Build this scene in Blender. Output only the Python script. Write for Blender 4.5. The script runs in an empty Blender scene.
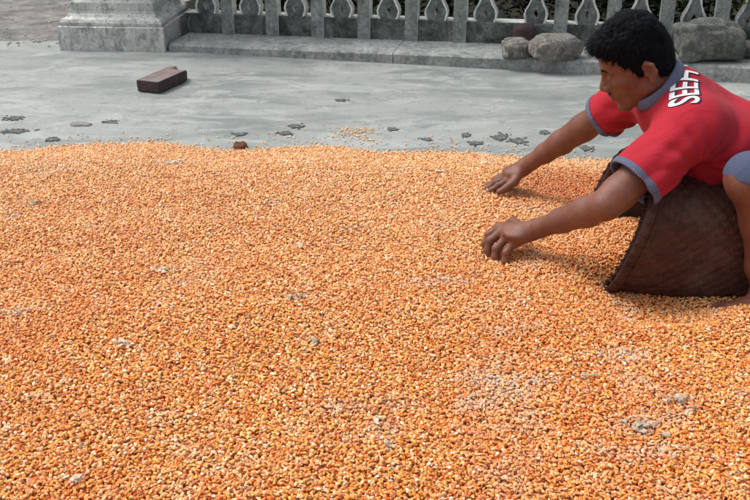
import bpy, bmesh, math, random
import numpy as np
from mathutils import Vector, Matrix, noise as mnoise
from mathutils.bvhtree import BVHTree

R = math.radians
random.seed(7)
rng = np.random.default_rng(7)
scene = bpy.context.scene
C = scene.collection

# ------------------------------------------------------------------ camera, sky, sun, exposure
F_PX, PITCH, CAM_H = 950.0, R(24.35), 1.04            # focal length in pixels of a 750 px wide photo
cam_d = bpy.data.cameras.new('camera')
cam = bpy.data.objects.new('camera', cam_d)
C.objects.link(cam)
cam.location = (0, 0, CAM_H)
cam.rotation_euler = (math.pi / 2 - PITCH, 0, 0)
cam_d.sensor_width = 36
cam_d.lens = 36 * F_PX / 750
cam_d.clip_end = 500
scene.camera = cam

SUN_EL, SUN_AZ = R(60), R(-68)                        # azimuth from +Y, towards +X
world = bpy.data.worlds.new('World')
scene.world = world
world.use_nodes = True
wn = world.node_tree.nodes
sky = wn.new('ShaderNodeTexSky')
sky.sky_type = 'NISHITA'
sky.sun_disc = False
sky.sun_elevation = SUN_EL
sky.sun_rotation = SUN_AZ
sky.air_density = 1.0
sky.dust_density = 5.0
sky.ozone_density = 1.0
bg = wn['Background']
bg.inputs['Strength'].default_value = 0.15
hsv = wn.new('ShaderNodeHueSaturation')                # hazy white overcast: the sky loses most of its blue
hsv.inputs['Saturation'].default_value = 0.35
world.node_tree.links.new(sky.outputs[0], hsv.inputs['Color'])
world.node_tree.links.new(hsv.outputs[0], bg.inputs['Color'])

sd = bpy.data.lights.new('sun', 'SUN')
sd.energy = 1.3
sd.angle = R(24)
sd.color = (1.0, 0.96, 0.90)
sun = bpy.data.objects.new('sun', sd)
C.objects.link(sun)
sdir = Vector((math.sin(SUN_AZ) * math.cos(SUN_EL), math.cos(SUN_AZ) * math.cos(SUN_EL), math.sin(SUN_EL)))
sun.rotation_euler = sdir.to_track_quat('Z', 'Y').to_euler()
sun.location = (0, 0, 8)
scene.view_settings.view_transform = 'Standard'
scene.view_settings.look = 'None'
scene.view_settings.gamma = 1
scene.view_settings.exposure = 0.28
scene.view_settings.use_curve_mapping = False


def at(px, py, Y=None, Z=None):
    """pixel of the 750x500 photo -> world point at given depth Y or height Z"""
    r = Vector(((px - 375) / F_PX, 0, 0))
    a = (250 - py) / F_PX
    dy = math.cos(PITCH) + a * math.sin(PITCH)
    dz = -math.sin(PITCH) + a * math.cos(PITCH)
    if Y is not None:
        t = Y / dy
    else:
        t = (Z - CAM_H) / dz
    return Vector((r.x * t, dy * t, CAM_H + dz * t))


# ------------------------------------------------------------------ bookkeeping
def tag(o, label=None, cat=None, group=None, kind=None):
    if label: o['label'] = label
    if cat: o['category'] = cat
    if group: o['group'] = group
    if kind: o['kind'] = kind
    return o


def empty(name, loc=(0, 0, 0), rz=0.0):
    o = bpy.data.objects.new(name, None)
    o.location = loc
    o.rotation_euler = (0, 0, rz)
    o.empty_display_size = 0.05
    C.objects.link(o)
    return o


def link(name, me, mat=None, parent=None):
    if mat is not None:
        for m in (mat if isinstance(mat, (list, tuple)) else [mat]):
            me.materials.append(m)
    o = bpy.data.objects.new(name, me)
    C.objects.link(o)
    if parent is not None:
        o.parent = parent
    return o


def mesh_np(name, verts, quads, smooth=True):
    me = bpy.data.meshes.new(name)
    verts = np.asarray(verts, dtype=np.float32)
    quads = np.asarray(quads, dtype=np.int32)
    n, k = quads.shape
    me.vertices.add(len(verts))
    me.vertices.foreach_set('co', verts.ravel())
    me.loops.add(n * k)
    me.loops.foreach_set('vertex_index', quads.ravel())
    me.polygons.add(n)
    me.polygons.foreach_set('loop_start', np.arange(0, n * k, k, dtype=np.int32))
    me.polygons.foreach_set('loop_total', np.full(n, k, dtype=np.int32))
    me.polygons.foreach_set('use_smooth', np.full(n, smooth))
    me.update(calc_edges=True)
    me.validate()
    return me


def bm_link(name, bm, mat, parent=None, smooth=False, recalc=True):
    if recalc:
        bmesh.ops.recalc_face_normals(bm, faces=bm.faces)
    me = bpy.data.meshes.new(name)
    bm.to_mesh(me)
    bm.free()
    if smooth:
        for p in me.polygons: p.use_smooth = True
    return link(name, me, mat, parent)


# ------------------------------------------------------------------ materials
class NT:
    def __init__(s, name):
        s.m = bpy.data.materials.new(name)
        s.m.use_nodes = True
        s.t = s.m.node_tree
        s.n = s.t.nodes
        s.b = s.n['Principled BSDF']
        s.tc = s.n.new('ShaderNodeTexCoord')

    def l(s, a, b): s.t.links.new(a, b)

    def noise(s, scale, detail=4, rough=0.6, dist=0.0, vec=None, obj=True):
        n = s.n.new('ShaderNodeTexNoise')
        n.inputs['Scale'].default_value = scale
        n.inputs['Detail'].default_value = detail
        n.inputs['Roughness'].default_value = rough
        n.inputs['Distortion'].default_value = dist
        s.l(vec if vec is not None else s.tc.outputs['Object' if obj else 'Generated'], n.inputs['Vector'])
        return n.outputs['Fac']

    def vor(s, scale, feature='F1', out='Distance', vec=None):
        n = s.n.new('ShaderNodeTexVoronoi')
        n.feature = feature
        n.inputs['Scale'].default_value = scale
        s.l(vec if vec is not None else s.tc.outputs['Object'], n.inputs['Vector'])
        return n.outputs[out]

    def ramp(s, fac, *stops):
        n = s.n.new('ShaderNodeValToRGB')
        e = n.color_ramp.elements
        while len(e) < len(stops): e.new(0.5)
        for i, (p, c) in enumerate(stops):
            e[i].position = p
            e[i].color = (*c, 1) if len(c) == 3 else c
        s.l(fac, n.inputs['Fac'])
        return n.outputs['Color']

    def mix(s, fac, a, b, mode='MIX'):
        n = s.n.new('ShaderNodeMix')
        n.data_type = 'RGBA'
        n.blend_type = mode
        for v, i in ((fac, 0), (a, 6), (b, 7)):
            if isinstance(v, (int, float)): n.inputs[i].default_value = v
            elif isinstance(v, tuple): n.inputs[i].default_value = (*v, 1)
            else: s.l(v, n.inputs[i])
        return n.outputs[2]

    def math(s, op, a, b=0.0):
        n = s.n.new('ShaderNodeMath')
        n.operation = op
        for v, i in ((a, 0), (b, 1)):
            if isinstance(v, (int, float)): n.inputs[i].default_value = v
            else: s.l(v, n.inputs[i])
        return n.outputs[0]

    def stretch(s, sx, sy, sz, rot=(0, 0, 0)):
        n = s.n.new('ShaderNodeMapping')
        n.inputs['Scale'].default_value = (sx, sy, sz)
        n.inputs['Rotation'].default_value = rot
        s.l(s.tc.outputs['Object'], n.inputs['Vector'])
        return n.outputs[0]

    def col(s, c):
        if isinstance(c, tuple): s.b.inputs['Base Color'].default_value = (*c, 1)
        else: s.l(c, s.b.inputs['Base Color'])

    def rough(s, r, spec=0.5):
        if isinstance(r, (int, float)): s.b.inputs['Roughness'].default_value = r
        else: s.l(r, s.b.inputs['Roughness'])
        s.b.inputs['Specular IOR Level'].default_value = spec

    def bump(s, h, strength=0.5, dist=0.005):
        n = s.n.new('ShaderNodeBump')
        n.inputs['Strength'].default_value = strength
        n.inputs['Distance'].default_value = dist
        s.l(h, n.inputs['Height'])
        s.l(n.outputs[0], s.b.inputs['Normal'])


def mat_concrete():
    m = NT('smooth_wet_concrete')
    big = m.noise(0.9, 5, 0.6, 0.4)
    c = m.ramp(big, (0.32, (0.235, 0.255, 0.245)), (0.5, (0.30, 0.318, 0.303)), (0.68, (0.36, 0.373, 0.352)))
    st = m.noise(1.0, 6, 0.65, 0.8, vec=m.stretch(1.4, 4.0, 1, (0, 0, 0.2)))
    c = m.mix(m.ramp(st, (0.47, (0, 0, 0)), (0.60, (0.75,) * 3)), c, (0.17, 0.20, 0.195))
    tr = m.noise(2.2, 7, 0.7, 1.4, vec=m.stretch(1, 2.4, 1))
    c = m.mix(m.ramp(tr, (0.52, (0, 0, 0)), (0.60, (0.6,) * 3)), c, (0.42, 0.445, 0.43))
    sp = m.noise(14, 5, 0.7)
    c = m.mix(m.ramp(sp, (0.54, (0, 0, 0)), (0.66, (0.6,) * 3)), c, (0.17, 0.195, 0.19))
    gr = m.noise(160, 3, 0.8)
    c = m.mix(0.35, c, m.ramp(gr, (0.3, (0.26,) * 3), (0.7, (0.72,) * 3)), 'OVERLAY')
    m.col(c)
    cr = m.vor(7.0, 'DISTANCE_TO_EDGE', vec=m.stretch(1, 1.4, 1))
    c = m.mix(m.math('MULTIPLY', m.ramp(cr, (0.0, (1, 1, 1)), (0.012, (0, 0, 0))), m.ramp(m.noise(1.6, 3), (0.5, (0, 0, 0)), (0.62, (0.45,) * 3))), c, (0.14, 0.155, 0.15))
    pt = m.noise(38, 4, 0.75)
    c = m.mix(m.ramp(pt, (0.62, (0, 0, 0)), (0.70, (0.7,) * 3)), c, (0.16, 0.175, 0.165))
    m.col(c)
    m.rough(m.ramp(st, (0.4, (0.75,) * 3), (0.65, (0.55,) * 3)), 0.4)
    h = m.math('ADD', m.noise(60, 5, 0.7), m.math('MULTIPLY', m.noise(9, 4, 0.6), 2.0))
    m.bump(h, 0.35, 0.006)
    return m.m


def mat_plaster(name, light, dark, moss=0.5, scale=1.0, thr=0.5):
    m = NT(name)
    a = m.noise(6 * scale, 6, 0.7, 0.6)
    c = m.mix(m.ramp(a, (thr - 0.1, (0, 0, 0)), (thr + 0.1, (1, 1, 1))), light, dark)
    b = m.noise(1.0, 6, 0.7, 0.3, vec=m.stretch(30 * scale, 30 * scale, 7 * scale))
    c = m.mix(m.ramp(b, (0.50, (0, 0, 0)), (0.68, (moss,) * 3)), c, (0.055, 0.07, 0.06))
    k2 = m.noise(22 * scale, 5, 0.75, 0.5)
    c = m.mix(m.ramp(k2, (0.53, (0, 0, 0)), (0.64, (moss * 0.9,) * 3)), c, (0.07, 0.085, 0.075))
    k3 = m.noise(15 * scale, 5, 0.75, 0.8)
    c = m.mix(m.ramp(k3, (0.56, (0, 0, 0)), (0.66, (0.5,) * 3)), c, tuple(min(1, v * 1.5) for v in light))
    d = m.noise(70, 4, 0.7)
    c = m.mix(0.45, c, m.ramp(d, (0.3, (0.2,) * 3), (0.7, (0.8,) * 3)), 'OVERLAY')
    m.col(c)
    m.rough(0.85, 0.3)
    m.bump(m.math('ADD', d, m.math('MULTIPLY', m.noise(18, 4), 2.0)), 0.6, 0.006)
    return m.m


def mat_simple(name, c1, c2, scale=20, rough=0.8, bump=0.4, dist=0.004, detail=5, spec=0.4, c3=None):
    m = NT(name)
    a = m.noise(scale, detail, 0.65)
    c = m.ramp(a, (0.35, c1), (0.65, c2))
    if c3:
        c = m.mix(m.ramp(m.noise(scale * 0.3, 4, 0.6, 0.5), (0.5, (0, 0, 0)), (0.65, (0.8,) * 3)), c, c3)
    m.col(c)
    m.rough(rough, spec)
    m.bump(m.noise(scale * 3, 4), bump, dist)
    return m.m


M = {}
M['concrete'] = mat_concrete()
M['kerb'] = mat_plaster('weathered_kerb_cement', (0.38, 0.40, 0.385), (0.26, 0.28, 0.27), 0.5, 0.8)
M['pedestal'] = mat_plaster('grey_painted_plaster', (0.60, 0.61, 0.58), (0.47, 0.485, 0.465), 0.6, 1.0, 0.55)
M['fence_face'] = mat_plaster('mould_stained_cement', (0.20, 0.225, 0.22), (0.085, 0.10, 0.097), 0.8, 1.6)
M['post_face'] = mat_plaster('stained_post_cement', (0.30, 0.33, 0.32), (0.21, 0.235, 0.225), 0.6, 1.2)
M['fence_edge'] = mat_plaster('sky_lit_edge_tone', (0.80, 0.83, 0.79), (0.62, 0.65, 0.62), 0.45, 2.0)  # sky light on reveals and edges, put into the colour
M['low_wall'] = mat_plaster('black_mossy_cement', (0.19, 0.21, 0.20), (0.04, 0.05, 0.047), 0.85, 1.1, 0.50)
M['rock'] = mat_plaster('rough_dark_rock', (0.19, 0.195, 0.175), (0.07, 0.075, 0.068), 0.75, 2.0)
M['rock2'] = mat_plaster('rough_grey_brown_rock', (0.27, 0.255, 0.23), (0.12, 0.11, 0.10), 0.5, 3.0)
M['earth'] = mat_simple('grey_earth', (0.12, 0.115, 0.105), (0.28, 0.27, 0.255), 9, 0.95, 0.8, 0.01, 8, 0.2, (0.10, 0.105, 0.10))
M['soil'] = mat_simple('dark_planting_soil', (0.014, 0.014, 0.010), (0.035, 0.032, 0.024), 9, 1.0, 0.8, 0.01, 5, 0.05)
M['crumb'] = mat_simple('pale_rubble', (0.40, 0.41, 0.40), (0.25, 0.25, 0.24), 40, 0.9)
M['brick'] = mat_simple('old_brick', (0.05, 0.036, 0.037), (0.085, 0.058, 0.056), 30, 0.9, 0.7, 0.004, 6, 0.3, (0.06, 0.045, 0.045))
M['brick_top'] = mat_simple('pale_brick_top', (0.17, 0.125, 0.12), (0.25, 0.195, 0.185), 22, 0.9, 0.7, 0.003, 6, 0.3, (0.22, 0.215, 0.21))
M['moss'] = mat_simple('dark_moss', (0.06, 0.075, 0.068), (0.19, 0.21, 0.195), 60, 0.95, 0.9, 0.006)
M['leaf_litter'] = mat_simple('dry_leaf_grey', (0.20, 0.20, 0.18), (0.30, 0.29, 0.26), 50, 0.9)
M['chip'] = mat_simple('red_brown_chip', (0.10, 0.03, 0.018), (0.19, 0.06, 0.035), 60, 0.8)
M['chaff'] = mat_simple('pale_chaff', (0.66, 0.54, 0.40), (0.82, 0.71, 0.56), 120, 0.9, 0.0, 0.002, 4, 0.2, (0.50, 0.41, 0.31))
M['cob'] = mat_simple('grey_brown_husk', (0.34, 0.27, 0.20), (0.60, 0.50, 0.39), 90, 0.9, 0.0, 0.002)


def mat_cloth(name, base, dark, wscale=900):
    m = NT(name)
    a = m.noise(5, 5, 0.6)
    c = m.ramp(a, (0.3, dark), (0.7, base))
    m.col(c)
    m.rough(0.85, 0.25)
    m.b.inputs['Sheen Weight'].default_value = 0.04
    m.b.inputs['Sheen Roughness'].default_value = 0.5
    wv = m.noise(wscale, 2, 0.5)
    fold = m.noise(1.0, 4, 0.55, 1.2, vec=m.stretch(9, 30, 16, (0.3, 0.5, 0.4)))
    m.bump(m.math('ADD', m.math('MULTIPLY', wv, 0.06), m.math('MULTIPLY', fold, 1.0)), 0.35, 0.012)
    return m.m


M['shirt'] = mat_cloth('red_cotton_jersey', (0.47, 0.020, 0.038), (0.36, 0.013, 0.027))
M['cuff'] = mat_cloth('blue_grey_ribbing', (0.13, 0.15, 0.225), (0.09, 0.105, 0.17))
M['shorts'] = mat_cloth('blue_grey_cloth', (0.085, 0.105, 0.175), (0.06, 0.078, 0.135))
M['print_white'] = mat_simple('white_shirt_print', (0.72, 0.72, 0.74), (0.82, 0.82, 0.83), 60, 0.6, 0.1)
M['print_dark'] = mat_simple('navy_shirt_print', (0.02, 0.012, 0.03), (0.04, 0.015, 0.04), 60, 0.6, 0.1)
M['print_small'] = mat_simple('pale_red_small_print', (0.62, 0.28, 0.28), (0.72, 0.40, 0.40), 60, 0.6, 0.1)

m = NT('brown_skin')
a = m.noise(9, 5, 0.6)
c = m.ramp(a, (0.3, (0.155, 0.056, 0.034)), (0.7, (0.225, 0.086, 0.053)))
c = m.mix(m.ramp(m.noise(45, 4, 0.7), (0.45, (0, 0, 0)), (0.7, (0.6,) * 3)), c, (0.12, 0.045, 0.028))
m.col(c)
m.rough(0.48, 0.45)
m.b.inputs['Subsurface Weight'].default_value = 0.08
m.b.inputs['Subsurface Radius'].default_value = (0.01, 0.004, 0.002)
m.b.inputs['Subsurface Scale'].default_value = 0.3
pores = m.vor(420)
m.bump(m.math('ADD', m.math('MULTIPLY', pores, 0.4), m.noise(90, 6, 0.7)), 0.55, 0.002)
M['skin'] = m.m
M['nail'] = mat_simple('finger_nail', (0.30, 0.17, 0.13), (0.36, 0.22, 0.17), 40, 0.35, 0.1)
M['eye'] = mat_simple('dark_eye', (0.02, 0.015, 0.012), (0.04, 0.03, 0.025), 40, 0.2, 0.0)

m = NT('black_hair')
m.col(m.ramp(m.noise(60, 3), (0.3, (0.0015, 0.002, 0.003)), (0.7, (0.0035, 0.0045, 0.0075))))
m.rough(0.6, 0.08)
m.bump(m.noise(1, 4, 0.7, 0.5, vec=m.stretch(90, 400, 400)), 0.4, 0.002)
M['hair'] = m.m

m = NT('dark_woven_bamboo')
a = m.noise(1, 5, 0.7, 0.4, vec=m.stretch(14, 60, 60))
c = m.ramp(a, (0.3, (0.028, 0.009, 0.006)), (0.7, (0.095, 0.034, 0.022)))
c = m.mix(m.ramp(m.noise(6, 5, 0.7), (0.5, (0, 0, 0)), (0.7, (0.6,) * 3)), c, (0.13, 0.085, 0.072))
m.col(c)
m.rough(0.65, 0.35)
m.bump(m.noise(1, 4, 0.7, vec=m.stretch(50, 500, 500)), 0.4, 0.002)
M['bamboo'] = m.m

m = NT('maize_grain')
at1 = m.n.new('ShaderNodeAttribute'); at1.attribute_type = 'INSTANCER'; at1.attribute_name = 'kcol'
at2 = m.n.new('ShaderNodeAttribute'); at2.attribute_type = 'GEOMETRY'; at2.attribute_name = 'tip'
c = m.mix(m.math('MULTIPLY', at2.outputs['Fac'], 0.85), at1.outputs['Color'], (0.82, 0.60, 0.38))
c = m.mix(0.12, c, m.ramp(m.noise(250, 3, 0.7), (0.3, (0.15,) * 3), (0.7, (0.85,) * 3)), 'OVERLAY')
m.col(c)
m.rough(0.40, 0.4)
m.b.inputs['Subsurface Weight'].default_value = 0.0
M['maize'] = m.m

m = NT('maize_bed')
m.col(m.ramp(m.vor(120), (0.1, (0.62, 0.28, 0.08)), (0.5, (0.46, 0.18, 0.04))))
m.rough(0.8, 0.2)
M['bed'] = m.m


def mat_leaf(name, a, b):
    m = NT(name)
    m.col(m.ramp(m.noise(3, 4), (0.35, a), (0.65, b)))
    m.rough(0.5, 0.4)
    return m.m


M['leaf'] = mat_leaf('dark_green_leaf', (0.018, 0.04, 0.012), (0.05, 0.10, 0.022))
M['leaf_dry'] = mat_leaf('dry_brown_leaf', (0.035, 0.022, 0.016), (0.07, 0.045, 0.03))


# ------------------------------------------------------------------ ground
def fbm(x, y, s, seed=0.0, octv=4):
    v, amp, tot = 0.0, 1.0, 0.0
    for i in range(octv):
        v += amp * mnoise.noise(Vector((x * s + seed, y * s - seed, seed * 1.7)))
        tot += amp
        amp *= 0.5
        s *= 2.0
    return v / tot


def sheet(name, x0, x1, y0, y1, nx, ny, zf, mat, kind='structure', edge=None):
    xs = np.linspace(x0, x1, nx + 1); ys = np.linspace(y0, y1, ny + 1)
    v = np.zeros((ny + 1, nx + 1, 3), np.float32)
    for j, yy in enumerate(ys):
        for i, xx in enumerate(xs):
            y2 = yy
            if edge: y2 = y0 + (yy - y0) * (edge(xx) - y0) / (y1 - y0)
            v[j, i] = (xx, y2, zf(xx, y2))
    idx = np.arange((nx + 1) * (ny + 1)).reshape(ny + 1, nx + 1)
    q = np.stack([idx[:-1, :-1], idx[:-1, 1:], idx[1:, 1:], idx[1:, :-1]], -1).reshape(-1, 4)
    o = link(name, mesh_np(name, v.reshape(-1, 3), q), mat)
    return tag(o, kind=kind)


g = sheet('ground', -60, 60, -40, 90, 60, 60, lambda x, y: -0.045 + 0.0 * x, M['earth'])

# fence line: runs from the pedestal to the right, coming nearer
FL = at(165, 51, Z=0.0)
FR = at(750, 83, Z=0.0)
FD = (FR - FL).normalized()                 # along the fence (towards right)
FN = Vector((-FD.y, FD.x, 0))               # away from the camera
FANG = math.atan2(FD.y, FD.x)


def slab_edge(x):
    base = 4.93
    return base + 0.05 * fbm(x, 0, 2.3, 3.0) + 0.035 * fbm(x, 1, 9, 5.0) if x < -1.2 else base + 0.06


conc = sheet('concrete_yard', -6, 6, -2.5, 4.93, 240, 120,
             lambda x, y: 0.003 * fbm(x, y, 1.3, 1.0), M['concrete'], edge=slab_edge)
sol = conc.modifiers.new('thickness', 'SOLIDIFY'); sol.thickness = 0.045; sol.offset = -1

# planting bed behind the balustrade
bm = bmesh.new()
pA = FL + FN * 0.42 - FD * 0.4; pB = FL + FN * 0.42 + FD * 7
pC = pB + FN * 5; pD = pA + FN * 5
vs = [bm.verts.new((p.x, p.y, 0.02)) for p in (pA, pB, pC, pD)]
bm.faces.new(vs)
bmesh.ops.subdivide_edges(bm, edges=bm.edges, cuts=40, use_grid_fill=True)
for v in bm.verts: v.co.z += 0.04 * fbm(v.co.x, v.co.y, 2.0, 9.0)
tag(bm_link('planting_bed', bm, M['soil'], smooth=True), kind='structure')


# ------------------------------------------------------------------ kerb
def box_verts(bm, p, ax, ay, az, subdiv=0, mi=0):
    """p corner, ax/ay/az edge vectors"""
    vs = []
    for k in (0, 1):
        for j in (0, 1):
            for i in (0, 1):
                vs.append(bm.verts.new(p + ax * i + ay * j + az * k))
    fs = [(0, 2, 3, 1), (4, 5, 7, 6), (0, 1, 5, 4), (2, 6, 7, 3), (0, 4, 6, 2), (1, 3, 7, 5)]
    out = []
    for f in fs:
        fc = bm.faces.new([vs[i] for i in f]); fc.material_index = mi
        out.append(fc)
    return out


Zv = Vector((0, 0, 1))


def kz(u):                                   # kerb height at u metres along the fence
    return 0.036 + 0.0135 * u


def kerb_piece(u0, u1, depth=0.27):
    bm = bmesh.new()
    n = max(2, int((u1 - u0) / 0.03))
    rows = []
    for i in range(n + 1):
        u = u0 + (u1 - u0) * i / n
        P = FL + FD * u
        z = kz(u) + 0.003 * fbm(u, 0, 5, 2)
        wob = 0.004 * fbm(u, 3, 7, 4)
        prof = [(wob + 0.0, -0.05), (wob * 1.3, z * 0.5), (wob, z - 0.010), (0.010 + wob, z - 0.001), (0.05, z + 0.001), (0.13, z + 0.003), (depth, z + 0.004), (depth, -0.05)]
        rows.append([bm.verts.new(P + FN * d + Zv * h) for d, h in prof])
    for a, b in zip(rows[:-1], rows[1:]):
        for j in range(len(a) - 1):
            bm.faces.new([a[j], b[j], b[j + 1], a[j + 1]])
    bm.faces.new(rows[0]); bm.faces.new(rows[-1])
    o = bm_link('kerb_stone', bm, M['kerb'], smooth=False)
    return o


kerb = empty('kerb')
tag(kerb, kind='structure')
jl = at(388, 60, Z=0.04)
seams = [0.02, (jl - FL).dot(FD), 2.12, 3.15, 4.3, 5.5, 6.9]
for a_, b_ in zip(seams[:-1], seams[1:]):
    k_ = kerb_piece(a_ + 0.0015, b_ - 0.0015)
    k_.parent = kerb

# ------------------------------------------------------------------ balustrade
bal = empty('concrete_balustrade', (0, 0, 0))
tag(bal, 'weathered concrete balustrade of vase shaped balusters and square posts on a mossy low wall', 'balustrade')
WALL_D = 0.265
LEDGE = 0.104


def FP(u, d, z): return FL + FD * u + FN * d + Zv * (kz(u) + z)


bm = bmesh.new()
n = 230
rows = []
for i in range(n + 1):
    u = 0.0 + 6.8 * i / n
    w = 0.004 * fbm(u, 7, 8, 8)
    pr = [(WALL_D + w, -0.03), (WALL_D + w * 1.4, 0.05), (WALL_D + w, LEDGE - 0.006), (WALL_D + 0.006, LEDGE), (WALL_D + 0.10, LEDGE), (WALL_D + 0.10, -0.06)]
    rows.append([bm.verts.new(FP(u, d, z)) for d, z in pr])
for a, b in zip(rows[:-1], rows[1:]):
    for j in range(len(a) - 1):
        f = bm.faces.new([a[j], b[j], b[j + 1], a[j + 1]])
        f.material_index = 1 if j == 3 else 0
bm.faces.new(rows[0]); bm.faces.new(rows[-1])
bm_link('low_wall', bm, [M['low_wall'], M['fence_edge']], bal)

# u of a photo column on the fence face plane
fa = FL + FN * WALL_D


def u_of(px):
    r = Vector(((px - 375) / F_PX, math.cos(PITCH) + 235 / F_PX * math.sin(PITCH)))
    # intersect ray (X,Y)=t*r with line fa+u*FD
    A = np.array([[r.x, -FD.x], [r.y, -FD.y]])
    t, u = np.linalg.solve(A, np.array([fa.x, fa.y]))
    return u


POST_PX = [228, 277, 325, 374, 423, 471, 570, 620, 668, 722]
U = [u_of(p) for p in POST_PX]
per = (U[-1] - U[0]) / 10
print('post period', per, 'first', U[0])
posts = [U[0] + per * k for k in range(-0, 24) if k != 6]
bals = [U[0] + per * (k - 0.5) for k in range(0, 25)]
TOPZ = 0.62


def outline_prism(name, pts, holes, u, z0, d0, d1, mats, parent, bead=0.0):
    """flat shape in the fence plane extruded through its thickness; sides get the pale sky-lit tone"""
    bm = bmesh.new()
    front, back = [], []
    for (x, z) in pts:
        front.append(bm.verts.new(FP(u + x, d0, z0 + z)))
        back.append(bm.verts.new(FP(u + x, d1, z0 + z)))
    loops = [(front, back)]
    for h in holes:
        hf = [bm.verts.new(FP(u + x, d0, z0 + z)) for x, z in h]
        hb = [bm.verts.new(FP(u + x, d1, z0 + z)) for x, z in h]
        loops.append((hf, hb))
    for side in (0, 1):
        edges = []
        for lp in loops:
            v = lp[side]
            for i in range(len(v)):
                edges.append(bm.edges.new((v[i], v[(i + 1) % len(v)])))
        bmesh.ops.triangle_fill(bm, edges=edges, use_beauty=True)
    for lp in loops:
        f_, b_ = lp
        for i in range(len(f_)):
            j = (i + 1) % len(f_)
            fc = bm.faces.new((f_[i], f_[j], b_[j], b_[i]))
            fc.material_index = 1
    # bead added along the outline, sky light on the edges put into its colour
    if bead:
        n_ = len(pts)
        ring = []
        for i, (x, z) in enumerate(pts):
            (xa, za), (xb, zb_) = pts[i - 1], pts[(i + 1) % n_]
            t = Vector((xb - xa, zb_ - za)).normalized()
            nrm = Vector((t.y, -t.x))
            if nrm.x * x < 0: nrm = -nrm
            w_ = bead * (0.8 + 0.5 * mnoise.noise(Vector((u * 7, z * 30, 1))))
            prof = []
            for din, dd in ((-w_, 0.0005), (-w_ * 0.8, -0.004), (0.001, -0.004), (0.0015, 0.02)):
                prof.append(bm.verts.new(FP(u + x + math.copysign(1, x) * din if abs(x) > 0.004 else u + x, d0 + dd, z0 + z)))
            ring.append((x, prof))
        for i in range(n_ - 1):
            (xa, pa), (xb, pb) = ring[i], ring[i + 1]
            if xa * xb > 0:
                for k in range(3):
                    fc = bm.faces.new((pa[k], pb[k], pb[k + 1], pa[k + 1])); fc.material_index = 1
    return bm_link(name, bm, mats, parent)


def vase_half(z):
    P = [(0.0, 0.047), (0.012, 0.050), (0.030, 0.057), (0.045, 0.056), (0.062, 0.049), (0.085, 0.035), (0.110, 0.026), (0.20, 0.024),
         (0.235, 0.030), (0.265, 0.046), (0.29, 0.060), (0.31, 0.064), (0.335, 0.060), (0.36, 0.046), (0.39, 0.030), (0.42, 0.024), (0.47, 0.026), (0.50, 0.04)]
    zs, ws = zip(*P)
    return float(np.interp(z, zs, ws))


for u in bals:
    zs = np.linspace(0, 0.50, 26)
    jit = [0.0015 * fbm(u * 9, z * 30, 1, 1) for z in zs]
    pts = [(vase_half(z) + j, z) for z, j in zip(zs, jit)] + [(-vase_half(z) - j, z) for z, j in zip(zs[::-1], jit[::-1])]
    hole = [(0.0, 0.016), (0.0125, 0.040), (0.0, 0.066), (-0.0125, 0.040)]
    hole2 = [(0.0, 0.285), (0.0125, 0.31), (0.0, 0.335), (-0.0125, 0.31)]
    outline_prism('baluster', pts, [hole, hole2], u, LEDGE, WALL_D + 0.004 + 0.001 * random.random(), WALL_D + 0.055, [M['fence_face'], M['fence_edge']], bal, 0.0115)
for u in posts:
    hw = 0.031
    zb = LEDGE + 0.5 + 0.002
    pts = [(hw + 0.002 * fbm(u * 5, z * 9, 1, 5), z) for z in np.linspace(0.0, zb, 14)] + [(-hw + 0.002 * fbm(u * 5, z * 9, 1, 6), z) for z in np.linspace(zb, 0.0, 14)]
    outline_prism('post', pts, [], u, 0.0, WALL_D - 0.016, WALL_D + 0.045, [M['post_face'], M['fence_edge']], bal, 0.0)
bm = bmesh.new()
for i in range(68):
    pass
rows = []
for i in range(90):
    u = -0.02 + 6.8 * i / 89
    z0 = LEDGE + 0.502
    rows.append([bm.verts.new(FP(u, d, z)) for d, z in ((WALL_D - 0.03, z0), (WALL_D - 0.03, z0 + 0.07), (WALL_D + 0.03, z0 + 0.09), (WALL_D + 0.11, z0 + 0.07), (WALL_D + 0.11, z0))])
for a, b in zip(rows[:-1], rows[1:]):
    for j in range(5):
        bm.faces.new([a[j], b[j], b[(j + 1) % 5], a[(j + 1) % 5]])
bm.faces.new(rows[0]); bm.faces.new(rows[-1])
bm_link('top_rail', bm, M['post_face'], bal)

# ------------------------------------------------------------------ pedestal
ped = empty('pedestal', (0, 0, 0))
tag(ped, 'grey moulded plaster pedestal of a gate pillar at the end of the balustrade', 'pedestal')
pl = at(60, 50, Z=0.0); pr_ = at(165, 52, Z=0.0)
PW = (pr_ - pl).length
PD_dir = (pr_ - pl).normalized()
PN = Vector((-PD_dir.y, PD_dir.x, 0))
pc = (pl + pr_) / 2 + PN * PW * 0.5
zb_mould = 0.118


def ped_ring_stack(name, prof, mat, cut=0.0):
    bm = bmesh.new()
    rings = []
    for hw, z in prof:
        ring = []
        N = 14
        for s in range(4):
            c0 = [(-1, -1), (1, -1), (1, 1), (-1, 1)][s]
            c1 = [(1, -1), (1, 1), (-1, 1), (-1, -1)][s]
            for k in range(N):
                t = k / N
                x = (c0[0] + (c1[0] - c0[0]) * t) * hw
                y = (c0[1] + (c1[1] - c0[1]) * t) * hw
                p = pc + PD_dir * x + PN * y
                w = 0.004 * fbm(p.x * 1.0, p.y + z * 3, 9, 2)
                ring.append(bm.verts.new(p + Zv * (z + w * 0.6) + (PD_dir * x + PN * y).normalized() * w))
        rings.append(ring)
    for a, b in zip(rings[:-1], rings[1:]):
        L = len(a)
        for i in range(L):
            bm.faces.new([a[i], a[(i + 1) % L], b[(i + 1) % L], b[i]])
    bm.faces.new(rings[0]); bm.faces.new(rings[-1])
    return bm_link(name, bm, mat, ped)


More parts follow.
